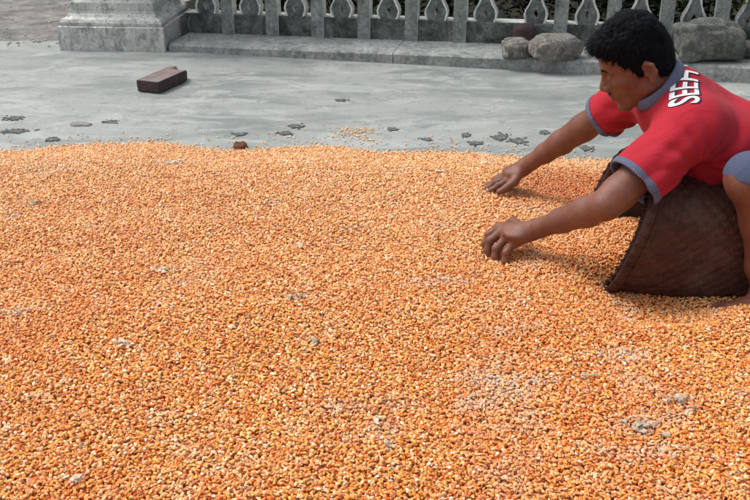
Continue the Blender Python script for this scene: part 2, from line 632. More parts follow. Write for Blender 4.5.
H = PW / 2
ped_ring_stack('base_block', [(H, -0.05), (H, 0.03), (H, 0.075), (H, zb_mould - 0.004), (H - 0.006, zb_mould)], M['pedestal'])
ped_ring_stack('moulding', [(H - 0.012, zb_mould + 0.001), (H - 0.010, zb_mould + 0.016), (H - 0.018, zb_mould + 0.030), (H - 0.038, zb_mould + 0.040), (H - 0.050, zb_mould + 0.056), (H - 0.052, zb_mould + 0.07)], M['pedestal'])
ped_ring_stack('upper_step', [(H - 0.058, zb_mould + 0.071), (H - 0.058, zb_mould + 0.105), (H - 0.066, zb_mould + 0.112), (H - 0.085, zb_mould + 0.118)], M['pedestal'])
ped_ring_stack('shaft', [(H - 0.088, zb_mould + 0.119), (H - 0.088, 0.6), (H - 0.088, 1.2), (H - 0.088, 1.7)], M['pedestal'])


# ------------------------------------------------------------------ rocks, brick, little things on the concrete
def rock(name, px, py, Z, w, d, h, mat, label, seed, cat='rock', group=None, sub=4, rz=0.0, amp=0.22):
    base = at(px, py, Z=Z)
    bm = bmesh.new()
    bmesh.ops.create_icosphere(bm, subdivisions=sub, radius=1.0)
    for v in bm.verts:
        p = v.co.copy()
        # blocky: push towards a superellipsoid
        q = Vector([math.copysign(abs(c) ** 0.6, c) for c in p])
        nn = amp * mnoise.noise(p * 1.1 + Vector((seed, 0, 0))) + amp * 0.5 * mnoise.noise(p * 2.6 + Vector((0, seed, 0))) + amp * 0.22 * mnoise.noise(p * 7 + Vector((0, 0, seed)))
        nn += amp * 0.35 * (mnoise.voronoi(p * 1.8 + Vector((seed, seed, 0)))[0][0] - 0.45)
        q *= (1 + nn)
        v.co = Vector((q.x * w / 2, q.y * d / 2, q.z * h / 2))
    zmin = min(v.co.z for v in bm.verts)
    for v in bm.verts:
        v.co.z -= zmin
        if v.co.z < 0.012: v.co.z *= 0.3
    o = bm_link(name, bm, mat, smooth=True)
    o.location = base + Vector((0, d * 0.5, -0.004))
    o.rotation_euler = (0, 0, rz)
    return tag(o, label, cat, group)


def on_kerb(px):
    P = at(px, 60, Z=0.06)
    return kz((P - FL).dot(FD))


rock('rock', 712, 64, on_kerb(712) + 0.001, 0.285, 0.16, 0.175, M['rock'], 'large dark boulder on the kerb behind the man\'s back', 3.1)
rock('rock', 556, 61, on_kerb(556) + 0.001, 0.215, 0.14, 0.10, M['rock2'], 'rough flat-topped stone on the kerb just behind the man\'s forehead', 8.4, rz=0.1)
rock('rock', 518, 58, on_kerb(518) + 0.001, 0.135, 0.11, 0.078, M['rock2'], 'small rounded stone on the kerb, left of the flat-topped one', 5.7)
rock('rock', 757, 60, on_kerb(757) + 0.001, 0.12, 0.11, 0.07, M['rock'], 'small grey stone at the right edge beside the large boulder', 15.7)
# stone standing on the low wall where a post is missing
rr = rock('rock', 526, 38, on_kerb(526), 0.105, 0.08, 0.105, M['brick'], 'small reddish stone against the low wall where a post is missing', 11.2, amp=0.14)
rr.location = FP(u_of(526), WALL_D - 0.045, 0.004)

# brick
bc = at(167, 84, Z=0.0)
bm = bmesh.new()
L_, W_, Hh = 0.27, 0.108, 0.05
bmesh.ops.create_cube(bm, size=1.0)
bmesh.ops.scale(bm, vec=(W_, L_, Hh), verts=bm.verts)
bmesh.ops.bevel(bm, geom=bm.edges[:], offset=0.006, segments=2, profile=0.6, affect='EDGES')
bmesh.ops.subdivide_edges(bm, edges=[e for e in bm.edges if e.calc_length() > 0.03], cuts=7, use_grid_fill=True)
for v in bm.verts:
    c_ = v.co
    # broken far right corner slopes off
    k = max(0.0, c_.y - 0.075) / 0.04
    if c_.x > -0.02: c_.z -= 0.010 * k
    c_.x -= 0.016 * max(0.0, k) * (1 if c_.x > 0 else 0)
    nn = 0.0028 * mnoise.noise(c_ * 35) + 0.002 * mnoise.noise(c_ * 90)
    v.co += c_.normalized() * nn
bmesh.ops.recalc_face_normals(bm, faces=bm.faces)
for f in bm.faces:
    f.material_index = 1 if f.normal.z > 0.6 else 0  # upward faces take the paler brick tone
bk = bm_link('loose_brick', bm, [M['brick'], M['brick_top']])
bk.location = at(165, 79, Z=0.028)
bk.rotation_euler = (0, 0, R(-20))
tag(bk, 'loose red-brown brick lying on the concrete in front of the pedestal', 'brick')


def blot(name, px, py, wpx, hpx, mat, label, cat, th=0.005, seed=0.0, group=None, rz=0.0, ragged=0.45):
    c0 = at(px, py, Z=0.004)
    s = F_PX / (c0.y * math.cos(PITCH) + CAM_H * math.sin(PITCH))
    a = wpx / s / 2
    b = hpx / s / 2 / 0.30
    b = min(b, a * 1.4)
    bm = bmesh.new()
    N = 28
    rings = []
    for fr, z in ((1.0, -0.003), (0.97, th * 0.5), (0.8, th), (0.4, th * 1.15)):
        ring = []
        for k in range(N):
            t = 2 * math.pi * k / N
            rr = 1 + ragged * mnoise.noise(Vector((math.cos(t) * 1.6 + seed, math.sin(t) * 1.6, seed))) * 1.6 + ragged * 0.5 * mnoise.noise(Vector((math.cos(t) * 5, math.sin(t) * 5 + seed, 0)))
            rr = max(rr, 0.18)
            ring.append(bm.verts.new((math.cos(t) * a * rr * fr, math.sin(t) * b * rr * fr, z * (1 + 0.6 * mnoise.noise(Vector((k * 0.9, fr * 7, seed)))) if z > 0 else z)))
        rings.append(ring)
    for r0, r1 in zip(rings[:-1], rings[1:]):
        for i in range(N):
            bm.faces.new([r0[i], r0[(i + 1) % N], r1[(i + 1) % N], r1[i]])
    cv = bm.verts.new((0, 0, th))
    for i in range(N):
        bm.faces.new([rings[-1][i], rings[-1][(i + 1) % N], cv])
    o = bm_link(name, bm, mat, smooth=True)
    o.location = (c0.x, c0.y, 0.002)
    o.rotation_euler = (0, 0, rz)
    return tag(o, label, cat, group)


BL = [(500, 137, 17, 6, 'largest dark moss patch on the concrete, straight above the far hand', -0.3),
      (518, 141, 15, 5, 'slanting moss patch right beside the largest one', -0.3),
      (476, 143, 11, 3, 'thin moss patch touching the far edge of the maize left of the largest patch', 0),
      (466, 135, 9, 4, 'small dark moss patch just left of the largest one', 0),
      (545, 132, 9, 3.5, 'small moss patch on the concrete left of the far forearm', 0.1),
      (586, 148, 13, 5, 'moss patch under the far forearm near the basket rim', 0),
      (285, 133, 14, 4.5, 'dark moss patch close to the maize edge, middle of the yard', 0.2),
      (296, 126, 17, 4, 'flat moss patch just beyond the one nearest the maize in mid yard', 0.0),
      (240, 134, 12, 3, 'thin dark moss patch behind the red-brown chip', 0.1),
      (16, 118, 20, 4.5, 'long moss streak at the left edge of the yard', 0.3),
      (14, 131, 22, 4.5, 'second moss streak at the left edge, nearer the maize', 0.2),
      (53, 139, 12, 3.5, 'small moss patch at the left maize edge', 0.4),
      (110, 122, 13, 3, 'small moss patch right of the flat grey leaf', -0.2),
      (393, 129, 9, 3, 'small faint moss patch in the middle of the concrete', 0),
      (427, 139, 8, 4, 'dark round moss spot by the maize edge right of centre', 0),
      (340, 100, 10, 2.5, 'faint moss smudge far out on the open concrete', 0)]


def moss(px, py, wpx, hpx, label, seed, rz):
    c0 = at(px, py, Z=0.002)
    s_ = F_PX / (c0.y * math.cos(PITCH) + CAM_H * math.sin(PITCH))
    a = wpx / s_ / 2
    b = min(hpx / s_ / 2 / 0.30, a * 1.3)
    rnd = random.Random(int(seed * 10))
    bm = bmesh.new()
    n_ = int(30 + wpx * 6)
    for k in range(n_):
        t = rnd.random() * 6.283
        edge = 1 + 0.75 * mnoise.noise(Vector((math.cos(t) * 1.5 + seed, math.sin(t) * 1.5, seed))) + 0.3 * mnoise.noise(Vector((math.cos(t) * 5, math.sin(t) * 5, seed)))
        rr = abs(rnd.gauss(0, 0.55)) * edge
        X, Y = math.cos(t) * rr * a, math.sin(t) * rr * b
        r_ = rnd.uniform(0.0025, 0.0085) * (1.3 - 0.5 * min(rr, 1.4))
        h_ = r_ * rnd.uniform(0.05, 0.13)
        ring = []
        N = 7
        ph = rnd.random() * 6
        for q_ in range(N):
            t2 = q_ / N * 6.283 + ph
            r2 = r_ * rnd.uniform(0.6, 1.25)
            ring.append(bm.verts.new((X + math.cos(t2) * r2 * 1.3, Y + math.sin(t2) * r2, -0.002)))
        mid = [bm.verts.new((v.co.x * 0.75 + X * 0.25, v.co.y * 0.75 + Y * 0.25, h_ * 0.8 * rnd.uniform(0.6, 1.2))) for v in ring]
        top = bm.verts.new((X, Y, h_))
        for q_ in range(N):
            bm.faces.new([ring[q_], ring[(q_ + 1) % N], mid[(q_ + 1) % N], mid[q_]])
            bm.faces.new([mid[q_], mid[(q_ + 1) % N], top])
    o = bm_link('moss_patch', bm, M['moss'], recalc=False)
    o.location = (c0.x, c0.y, 0.003)
    o.rotation_euler = (0, 0, rz)
    return tag(o, label, 'moss', 'moss patches on the concrete')


for i, (a, b, c_, d, lb, rz) in enumerate(BL):
    moss(a, b, c_, d, lb, i * 3.7 + 1, rz)
    continue
    blot('moss_patch', a, b, c_, d, M['moss'], lb, 'moss', 0.0012, i * 3.7, 'moss patches on the concrete', rz, 0.5)
blot('dry_leaf', 80, 124, 24, 4, M['leaf_litter'], 'flat grey dry leaf on the concrete near the left maize edge', 'leaf', 0.006, 40.0, None, -0.1, 0.2)
blot('wood_chip', 240, 146, 16, 5, M['chip'], 'red-brown chip lying at the far edge of the maize', 'chip', 0.012, 50.0, None, -0.1, 0.2)

# rubble along the broken slab edge + stones on the earth (stuff)
bm = bmesh.new()
for i in range(420):
    x = random.uniform(-4.5, -1.35)
    e = slab_edge(x)
    if i < 170:
        y = e - abs(random.gauss(0, 0.07)); r = random.uniform(0.003, 0.009); z = 0.0
    else:
        y = e + random.uniform(0.0, 1.8); r = random.uniform(0.003, 0.009); z = -0.045
    mt = Matrix.Translation((x, y, z + r * 0.2)) @ Matrix.Rotation(random.random() * 6, 4, 'Z') @ Matrix.Diagonal((r * 1.3, r, r * 0.8, 1))
    n0 = len(bm.verts)
    bmesh.ops.create_icosphere(bm, subdivisions=1, radius=1, matrix=mt)
bm.verts.ensure_lookup_table()
for v in bm.verts: v.co += Vector((mnoise.noise(v.co * 90), mnoise.noise(v.co * 70), 0)) * 0.005
tag(bm_link('rubble', bm, M['crumb']), kind='stuff')


# ------------------------------------------------------------------ shrubs behind the balustrade
def shrub(name, px, d, zc, rad, h, nleaf, mat, label, seed):
    rnd = random.Random(seed)
    u = u_of(px)
    base = FL + FD * u + FN * (WALL_D + d)
    root = empty(name, (base.x, base.y, 0.02))
    tag(root, label, 'shrub', 'shrubs growing behind the balustrade')
    bs = bmesh.new()
    stems = []
    for k in range(7):
        a = rnd.random() * 6.28
        tip = Vector((math.cos(a) * rad * 0.7, math.sin(a) * rad * 0.7, h * rnd.uniform(0.6, 1.0)))
        stems.append(tip)
        for t in range(6):
            p0 = tip * (t / 6); p1 = tip * ((t + 1) / 6)
            p0.z = h * (t / 6) ** 0.8 * tip.z / h; p1.z = h * ((t + 1) / 6) ** 0.8 * tip.z / h
            r0 = 0.007 * (1 - t / 7)
            dirn = (p1 - p0).normalized()
            sx = dirn.orthogonal().normalized(); sy = dirn.cross(sx)
            ra = [bs.verts.new(p0 + (sx * math.cos(q) + sy * math.sin(q)) * r0) for q in (0, 2.1, 4.2)]
            rb = [bs.verts.new(p1 + (sx * math.cos(q) + sy * math.sin(q)) * r0 * 0.85) for q in (0, 2.1, 4.2)]
            for i in range(3): bs.faces.new([ra[i], ra[(i + 1) % 3], rb[(i + 1) % 3], rb[i]])
    bm_link('stem', bs, M['leaf_dry'], root)
    bl = bmesh.new()
    for k in range(nleaf):
        tip = rnd.choice(stems)
        t = rnd.uniform(0.15, 1.1)
        c = Vector((tip.x * t, tip.y * t, tip.z * t ** 0.8)) + Vector((rnd.gauss(0, 1), rnd.gauss(0, 1), rnd.gauss(0, 0.8))) * rad * 0.28
        c.z = max(c.z, 0.01)
        L = rnd.uniform(0.03, 0.06); W = L * 0.36
        a = rnd.random() * 6.28; tilt = rnd.uniform(-0.9, 0.4)
        mt = Matrix.Translation(c) @ Matrix.Rotation(a, 4, 'Z') @ Matrix.Rotation(tilt, 4, 'Y') @ Matrix.Rotation(rnd.uniform(-0.6, 0.6), 4, 'X')
        P = [(0, 0, 0), (L * 0.4, W, 0.004), (L, 0, -0.006), (L * 0.4, -W, 0.004), (L * 0.45, 0, -0.003)]
        v = [bl.verts.new(mt @ Vector(p)) for p in P]
        bl.faces.new((v[0], v[4], v[1])); bl.faces.new((v[1], v[4], v[2])); bl.faces.new((v[0], v[3], v[4])); bl.faces.new((v[3], v[2], v[4]))
    bm_link('foliage', bl, mat, root, recalc=False)


SH = [(190, 0.5, 0.30, 'dark shrub behind the balustrade next to the pedestal', 'leaf'), (250, 0.42, 0.26, 'low dark shrub behind the second baluster from the pedestal', 'leaf'),
      (310, 0.5, 0.3, 'dark shrub seen through the balusters left of the photo middle', 'leaf'), (375, 0.46, 0.28, 'dark shrub behind the middle post', 'leaf'),
      (440, 0.5, 0.3, 'dark shrub behind the balusters right of the middle', 'leaf'), (522, 0.5, 0.26, 'dry brown shrub seen through the wide gap', 'leaf_dry'),
      (590, 0.5, 0.3, 'dark shrub behind the balusters above the man\'s hair', 'leaf'), (655, 0.4, 0.3, 'green shrub behind the posts above the man\'s collar', 'leaf'),
      (715, 0.34, 0.32, 'brighter green shrub behind the large boulder', 'leaf'), (790, 0.4, 0.34, 'green shrub beyond the right edge', 'leaf')]
for i, (px, d, rad, lb, mk) in enumerate(SH):
    shrub('shrub', px, d, 0.2, rad, 0.55, 900, M[mk], lb, i + 3)

# ------------------------------------------------------------------ maize heap
EDGE_PX = [(-400, 152), (-150, 150), (0, 150), (25, 149), (60, 144), (110, 142), (165, 142), (185, 146), (230, 149), (300, 147), (340, 146), (375, 149), (430, 152), (500, 154), (560, 156), (620, 160), (750, 165), (1000, 175), (1300, 190)]
EW = [at(a, b, Z=0.0) for a, b in EDGE_PX]
EX = np.array([p.x for p in EW]); EY = np.array([p.y for p in EW])
DUG = at(572, 186, Z=0.04)
SPUR = at(354, 133, Z=0.0)


def vnoise(x, y, s, seed):
    """cheap smooth noise on numpy arrays: sum of rotated sines"""
    r = np.random.default_rng(seed)
    v = np.zeros_like(x)
    for i in range(7):
        a = r.random() * 6.28; f = s * (0.6 + r.random() * 1.1)
        v += np.sin((x * np.cos(a) + y * np.sin(a)) * f + r.random() * 6.28)
    return v / 4.0


def heap_h(x, y):
    x = np.asarray(x, float); y = np.asarray(y, float)
    e = np.interp(x, EX, EY) + 0.02 * vnoise(x, y * 0, 14, 3)
    d = e - y
    t = np.clip(d / 0.42, 0, 1)
    h = 0.052 * (0.3 * t + 0.7 * t * t * (3 - 2 * t)) + 0.004 * np.clip(d / 0.05, 0, 1)
    tt = np.clip((d - 0.1) / 0.6, 0, 1)
    h += tt * (0.006 * vnoise(x, y, 5.5, 11) + 0.004 * vnoise(x, y, 15, 12) + 0.002 * vnoise(x, y, 40, 13))
    h += 0.02 * np.clip((2.0 - y) / 1.2, 0, 1)
    # scooped hollow in front of the basket
    rx = (x - DUG.x) / 0.17; ry = (y - DUG.y) / 0.17
    g = np.exp(-(rx ** 2 + ry ** 2) ** 1.6)
    h -= 0.028 * g
    g2 = np.exp(-(((x - 0.30) / 0.07) ** 2 + ((y - 2.12) / 0.09) ** 2))
    h -= 0.012 * g2
    # heap is lower where the basket and the man are
    g3 = 1 / (1 + np.exp(-(x - 0.56) / 0.04)) * np.exp(-((y - 1.93) / 0.12) ** 4)
    h -= 0.052 * g3
    h += 0.030 / (1 + np.exp(-(x - 0.50) / 0.03)) * np.exp(-((y - 2.20) / 0.16) ** 4)
    h += 0.040 * np.exp(-(((x - 0.86) / 0.13) ** 2 + ((y - 1.865) / 0.065) ** 2) ** 1.5)
    h = np.where(d < -0.01, -0.02, np.maximum(h, 0.0))
    return h


nx, ny = 420, 300
xs = np.linspace(-2.6, 2.8, nx + 1); ys = np.linspace(0.75, 3.45, ny + 1)
XX, YY = np.meshgrid(xs, ys)
HH = heap_h(XX, YY) - 0.010
idx = np.arange((nx + 1) * (ny + 1)).reshape(ny + 1, nx + 1)
q = np.stack([idx[:-1, :-1], idx[:-1, 1:], idx[1:, 1:], idx[1:, :-1]], -1).reshape(-1, 4)
hv = HH.reshape(-1)
keep = (hv[q] > -0.012).any(axis=1)
bed = link('maize_bed', mesh_np('maize_bed', np.stack([XX.ravel(), YY.ravel(), hv], -1), q[keep]), M['bed'])
tag(bed, 'inner body of the heap of maize under the loose grains', 'maize', kind='stuff')


def kernel_mesh(name, L, W, T, bend, seed):
    bm = bmesh.new()
    bmesh.ops.create_icosphere(bm, subdivisions=2, radius=1.0)
    r = random.Random(seed)
    ph = r.random() * 6
    tips = []
    for v in bm.verts:
        x, y, z = v.co
        t = (x + 1) / 2                              # 0 = tip, 1 = crown
        w = 0.42 + 0.58 * min(1.0, t * 1.35) ** 0.8
        zz = 0.62 + 0.38 * t
        dent = 0.16 * max(0.0, x - 0.55) * math.exp(-(y * 2.4) ** 2) * 2
        x2 = x - dent
        y2 = math.copysign(abs(y) ** 0.8, y)
        v.co = Vector((x2 * L / 2, y2 * w * W / 2, z * zz * T / 2 + bend * (x * x) * 0.001 + 0.00025 * math.sin(5 * y + ph)))
        tips.append(max(0.0, min(1.0, (0.34 - t) / 0.26)))
    bmesh.ops.recalc_face_normals(bm, faces=bm.faces)
    me = bpy.data.meshes.new(name)
    bm.to_mesh(me); bm.free()
    for p in me.polygons: p.use_smooth = True
    at_ = me.attributes.new('tip', 'FLOAT', 'POINT')
    at_.data.foreach_set('value', tips)
    return me


KCOL = [((0.85, 0.32, 0.048), 0.32), ((0.89, 0.44, 0.100), 0.27), ((0.76, 0.19, 0.030), 0.19), ((0.90, 0.58, 0.29), 0.13), ((0.58, 0.11, 0.018), 0.05), ((0.88, 0.73, 0.56), 0.06)]
kern_src = []
kp = [(352, 133, (0.70, 0.26, 0.05)), (371, 129, (0.78, 0.36, 0.10)), (209, 139, (0.62, 0.18, 0.03)), (452, 146, (0.80, 0.45, 0.18))]
klab = ['orange maize grain lying farthest out on the concrete above the photo middle', 'yellow-orange maize grain on the concrete just right of the farthest-out one',
        'deep orange maize grain on the concrete left of the red-brown chip', 'pale maize grain on the concrete by the dark round moss spot']
for i, (a, b, kc) in enumerate(kp):
    me = kernel_mesh('maize_grain', [0.0118, 0.0108, 0.0122, 0.0098][i], [0.0086, 0.0088, 0.0078, 0.0084][i], [0.0046, 0.0052, 0.0044, 0.0056][i], [0.6, -0.5, 0.3, 0.0][i], i)
    o = link('maize_grain', me, M['maize'])
    P = at(a, b, Z=0.005)
    o.location = (P.x, P.y, 0.005)
    o.rotation_euler = (0.1, 0.1, i * 1.3)
    o['kcol'] = list(kc)
    tag(o, klab[i], 'grain', 'single grains out on the concrete')
    kern_src.append(o)


def kernel_points():
    sp = 0.0065
    P = []
    for layer in range(3):
        x0, x1, y0, y1 = -2.1, 2.3, 0.95, 3.4
        gx = np.arange(x0, x1, sp); gy = np.arange(y0, y1, sp)
        X, Y = np.meshgrid(gx, gy)
        X = (X + rng.uniform(-0.7, 0.7, X.shape) * sp).ravel(); Y = (Y + rng.uniform(-0.7, 0.7, Y.shape) * sp).ravel()
        # keep what a camera near the photograph's place can see
        k = (np.abs(X) < 0.75 + 0.50 * Y)
        X, Y = X[k], Y[k]
        e = np.interp(X, EX, EY) + 0.02 * vnoise(X, Y * 0, 14, 3)
        d = e - Y
        prob = np.clip(1.0 + (d - 0.045) / 0.05, 0, 1) if layer == 0 else (d > 0.03 + 0.03 * layer)
        k = rng.random(len(X)) < prob
        if layer == 0:
            strag = (d < 0.0) & (d > -0.35) & (rng.random(len(X)) < 0.07 * np.exp(d / 0.06) + 0.28 * np.exp(-((X - SPUR.x) / 0.07) ** 2 - ((Y - SPUR.y) / 0.10) ** 2) + 0.0012)
            k = k | strag
        if layer == 2: k &= rng.random(len(X)) < 0.55
        X, Y, d = X[k], Y[k], d[k]
        h = heap_h(X, Y)
        h = np.maximum(h, 0.0)
        Z = h + [0.001, -0.0035, 0.004][layer] + rng.normal(0, 0.0016, len(X))
        Z = np.maximum(Z, 0.0035)
        P.append(np.stack([X, Y, Z, d], -1))
    return np.concatenate(P)


KP = kernel_points()
# no grains inside the basket walls / legs
n = len(KP)
print('grains', n)
x, y, z, d = KP.T
c1 = vnoise(x, y, 6, 21); c2 = vnoise(x, y, 22, 22); c3 = vnoise(x, y, 55, 23)
w = np.array([k[1] for k in KCOL]); w /= w.sum()
cidx = rng.choice(len(KCOL), n, p=w)
col = np.array([k[0] for k in KCOL])[cidx]
col *= rng.uniform(0.80, 1.10, (n, 1))
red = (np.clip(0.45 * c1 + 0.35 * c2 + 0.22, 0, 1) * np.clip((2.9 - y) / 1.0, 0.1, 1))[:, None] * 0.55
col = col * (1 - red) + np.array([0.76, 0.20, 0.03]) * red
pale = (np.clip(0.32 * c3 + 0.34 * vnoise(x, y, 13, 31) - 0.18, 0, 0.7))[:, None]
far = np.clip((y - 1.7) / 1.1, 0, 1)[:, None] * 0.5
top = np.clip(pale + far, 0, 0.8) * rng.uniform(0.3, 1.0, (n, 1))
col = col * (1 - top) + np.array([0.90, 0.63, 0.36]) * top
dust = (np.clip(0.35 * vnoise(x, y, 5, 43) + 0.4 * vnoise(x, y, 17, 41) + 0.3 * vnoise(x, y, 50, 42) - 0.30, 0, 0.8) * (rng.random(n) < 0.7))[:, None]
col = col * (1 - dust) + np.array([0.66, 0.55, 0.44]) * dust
# freshly turned grains in the scooped hollow are deeper orange
g = np.exp(-((((x - DUG.x) / 0.20) ** 2 + ((y - DUG.y) / 0.19) ** 2) ** 1.8))[:, None]
col = col * (1 - 0.85 * g) + np.array([0.54, 0.135, 0.016]) * 0.85 * g * rng.uniform(0.7, 1.35, (n, 1))
col = np.clip(col, 0, 0.9)
rot = np.stack([rng.normal(0, 0.42, n), rng.normal(0, 0.42, n), rng.uniform(0, 6.283, n)], -1)
flat = d < 0.02
rot[flat, :2] *= 0.25
scl = rng.uniform(0.62, 0.96, n)
me = bpy.data.meshes.new('maize_heap')
me.vertices.add(n)
me.vertices.foreach_set('co', np.stack([x, y, z], -1).astype(np.float32).ravel())
a = me.attributes.new('krot', 'FLOAT_VECTOR', 'POINT'); a.data.foreach_set('vector', rot.astype(np.float32).ravel())
a = me.attributes.new('kscl', 'FLOAT', 'POINT'); a.data.foreach_set('value', scl.astype(np.float32))
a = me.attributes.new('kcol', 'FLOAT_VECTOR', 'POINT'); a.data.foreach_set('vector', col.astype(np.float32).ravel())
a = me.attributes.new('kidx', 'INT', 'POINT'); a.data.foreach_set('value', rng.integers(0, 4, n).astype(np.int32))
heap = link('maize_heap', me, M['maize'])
tag(heap, 'wide spread of loose orange and yellow maize grains drying on the concrete', 'maize', kind='stuff')
gt = bpy.data.node_groups.new('grains', 'GeometryNodeTree')
gt.interface.new_socket('Geometry', in_out='INPUT', socket_type='NodeSocketGeometry')
gt.interface.new_socket('Geometry', in_out='OUTPUT', socket_type='NodeSocketGeometry')
gi = gt.nodes.new('NodeGroupInput'); go = gt.nodes.new('NodeGroupOutput')
ip = gt.nodes.new('GeometryNodeInstanceOnPoints')
gj = gt.nodes.new('GeometryNodeJoinGeometry')
for o in reversed(kern_src):
    oi = gt.nodes.new('GeometryNodeObjectInfo'); oi.transform_space = 'ORIGINAL'
    oi.inputs['Object'].default_value = o
    oi.inputs['As Instance'].default_value = True
    gt.links.new(oi.outputs['Geometry'], gj.inputs[0])


def named(nm, ty):
    nd = gt.nodes.new('GeometryNodeInputNamedAttribute'); nd.data_type = ty
    nd.inputs['Name'].default_value = nm
    return nd.outputs['Attribute']


gt.links.new(gi.outputs[0], ip.inputs['Points'])
gt.links.new(gj.outputs[0], ip.inputs['Instance'])
ip.inputs['Pick Instance'].default_value = True
gt.links.new(named('kidx', 'INT'), ip.inputs['Instance Index'])
gt.links.new(named('krot', 'FLOAT_VECTOR'), ip.inputs['Rotation'])
gt.links.new(named('kscl', 'FLOAT'), ip.inputs['Scale'])
gt.links.new(ip.outputs[0], go.inputs[0])
mod = heap.modifiers.new('grains', 'NODES'); mod.node_group = gt


# chaff clumps lying on the grains
def chaff(px, py, wpx, n, mat, label, seed):
    P = at(px, py, Z=0.055)
    rnd = random.Random(seed)
    zb = float(heap_h(P.x, P.y))
    s = F_PX / (P.y * math.cos(PITCH) + (CAM_H - 0.05) * math.sin(PITCH))
    rad = wpx / s / 2
    bm = bmesh.new()
    for k in range(n):
        a = rnd.random() * 6.28; r_ = rad * abs(rnd.gauss(0, 0.75))
        X, Y = math.cos(a) * r_, math.sin(a) * r_ * 0.9
        Z = float(heap_h(P.x + X, P.y + Y)) - zb + rnd.uniform(0.005, 0.012)
        L = rnd.choice([rnd.uniform(0.005, 0.010), rnd.uniform(0.008, 0.016), rnd.uniform(0.014, 0.024)]); W = L * rnd.uniform(0.2, 0.8)
        mt = Matrix.Translation((X, Y, Z)) @ Matrix.Rotation(rnd.random() * 6.28, 4, 'Z') @ Matrix.Rotation(rnd.uniform(-0.6, 0.6), 4, 'X') @ Matrix.Rotation(rnd.uniform(-0.5, 0.5), 4, 'Y')
        ring = []
        for q_ in range(7):
            t = q_ / 7 * 6.28
            rr = rnd.uniform(0.7, 1.1)
            ring.append((math.cos(t) * L / 2 * rr, math.sin(t) * W / 2 * rr, 0.0022 * math.cos(2 * t + a)))
        up = [bm.verts.new(mt @ Vector((p[0], p[1], p[2] + 0.0005))) for p in ring]
        dn = [bm.verts.new(mt @ Vector((p[0], p[1], p[2] - 0.0005))) for p in ring]
        ct = bm.verts.new(mt @ Vector((0, 0, 0.0012)))
        cb = bm.verts.new(mt @ Vector((0, 0, -0.001)))
        for i in range(7):
            j = (i + 1) % 7
            bm.faces.new([up[i], up[j], ct]); bm.faces.new([dn[j], dn[i], cb]); bm.faces.new([up[j], up[i], dn[i], dn[j]])
    o = bm_link('chaff_clump', bm, mat)
    o.location = (P.x, P.y, zb)
    tag(o, label, 'chaff', 'clumps of chaff on the maize')


CH = [(176, 164, 34, 42, 'widest pale chaff clump, near the far edge of the maize on the left', 'chaff'),
      (163, 272, 20, 16, 'pale chaff clump on the maize left of the photo middle', 'chaff'),
      (125, 350, 22, 22, 'bright chaff clump low on the left side of the maize', 'chaff'),
      (315, 348, 16, 12, 'small chaff clump below the middle of the maize', 'cob'),
      (388, 456, 16, 9, 'dark and pale husk bits at the bottom of the photo middle', 'cob'),
      (377, 431, 13, 6, 'curled pale husk bit just above the dark and pale one', 'chaff'),
      (640, 436, 34, 34, 'large grey chaff clump low on the right side of the maize', 'cob'),
      (680, 410, 26, 22, 'grey chaff clump right of the large one at lower right', 'cob'),
      (300, 247, 15, 10, 'small pale chaff clump in the middle of the maize', 'chaff'),
      (352, 232, 22, 16, 'loose pale chaff straight left of the near hand', 'chaff'),
      (300, 300, 20, 12, 'scattered grey husk bits in the centre of the maize', 'cob'),
      (80, 492, 18, 10, 'pale chaff at the bottom left edge', 'chaff'),
      (85, 455, 9, 3, 'single greyish bit above the bottom left chaff', 'cob'),
      (590, 385, 14, 8, 'grey bits on the maize below the basket', 'cob'),
      (35, 205, 20, 10, 'faint chaff at the left edge of the maize', 'cob'),
      (440, 172, 24, 14, 'pale chaff near the far maize edge left of the far hand', 'chaff'),
      (713, 301, 22, 8, 'pale husk pieces at the foot of the basket', 'chaff')]
for i, (a, b, w_, n_, lb, mk) in enumerate(CH):
    chaff(a, b, w_, n_, M[mk], lb, i)


# fine chaff and dusty flakes strewn through the heap (nobody could count them)
rnd = random.Random(77)
bm = bmesh.new()
tries = 0; made = 0
while made < 900 and tries < 40000:
    tries += 1
    X = rnd.uniform(-1.4, 1.4); Y = rnd.uniform(1.2, 3.1)
    dn = float(0.35 * vnoise(np.array([X]), np.array([Y]), 5, 43)[0] + 0.4 * vnoise(np.array([X]), np.array([Y]), 17, 41)[0] + 0.3 * vnoise(np.array([X]), np.array([Y]), 50, 42)[0])
    if rnd.random() > min(1, max(0.015, dn - 0.25)): continue
    if X > 0.5 and 1.93 < Y < 2.45: continue
    Z = float(heap_h(X, Y))
    if Z < 0.01: continue
    made += 1
    L = rnd.uniform(0.004, 0.012) if rnd.random() < 0.93 else rnd.uniform(0.012, 0.022); W = L * rnd.uniform(0.2, 0.7)
    mt = Matrix.Translation((X, Y, Z + rnd.uniform(0.004, 0.008))) @ Matrix.Rotation(rnd.random() * 6.28, 4, 'Z') @ Matrix.Rotation(rnd.uniform(-0.7, 0.7), 4, 'X') @ Matrix.Rotation(rnd.uniform(-0.5, 0.5), 4, 'Y')
    ring = [bm.verts.new(mt @ Vector((math.cos(q_ / 6 * 6.28) * L / 2 * rnd.uniform(0.7, 1.1), math.sin(q_ / 6 * 6.28) * W / 2, 0.001 * math.cos(q_ * 2)))) for q_ in range(6)]
    tp = bm.verts.new(mt @ Vector((0, 0, 0.0022))); bt = bm.verts.new(mt @ Vector((0, 0, -0.001)))
    mi = 0 if rnd.random() < 0.5 else 1
    for i in range(6):
        bm.faces.new([ring[i], ring[(i + 1) % 6], tp]).material_index = mi
        bm.faces.new([ring[(i + 1) % 6], ring[i], bt]).material_index = mi
tag(bm_link('chaff_bits', bm, [M['chaff'], M['cob']]), 'fine chaff strewn through the maize', kind='stuff')


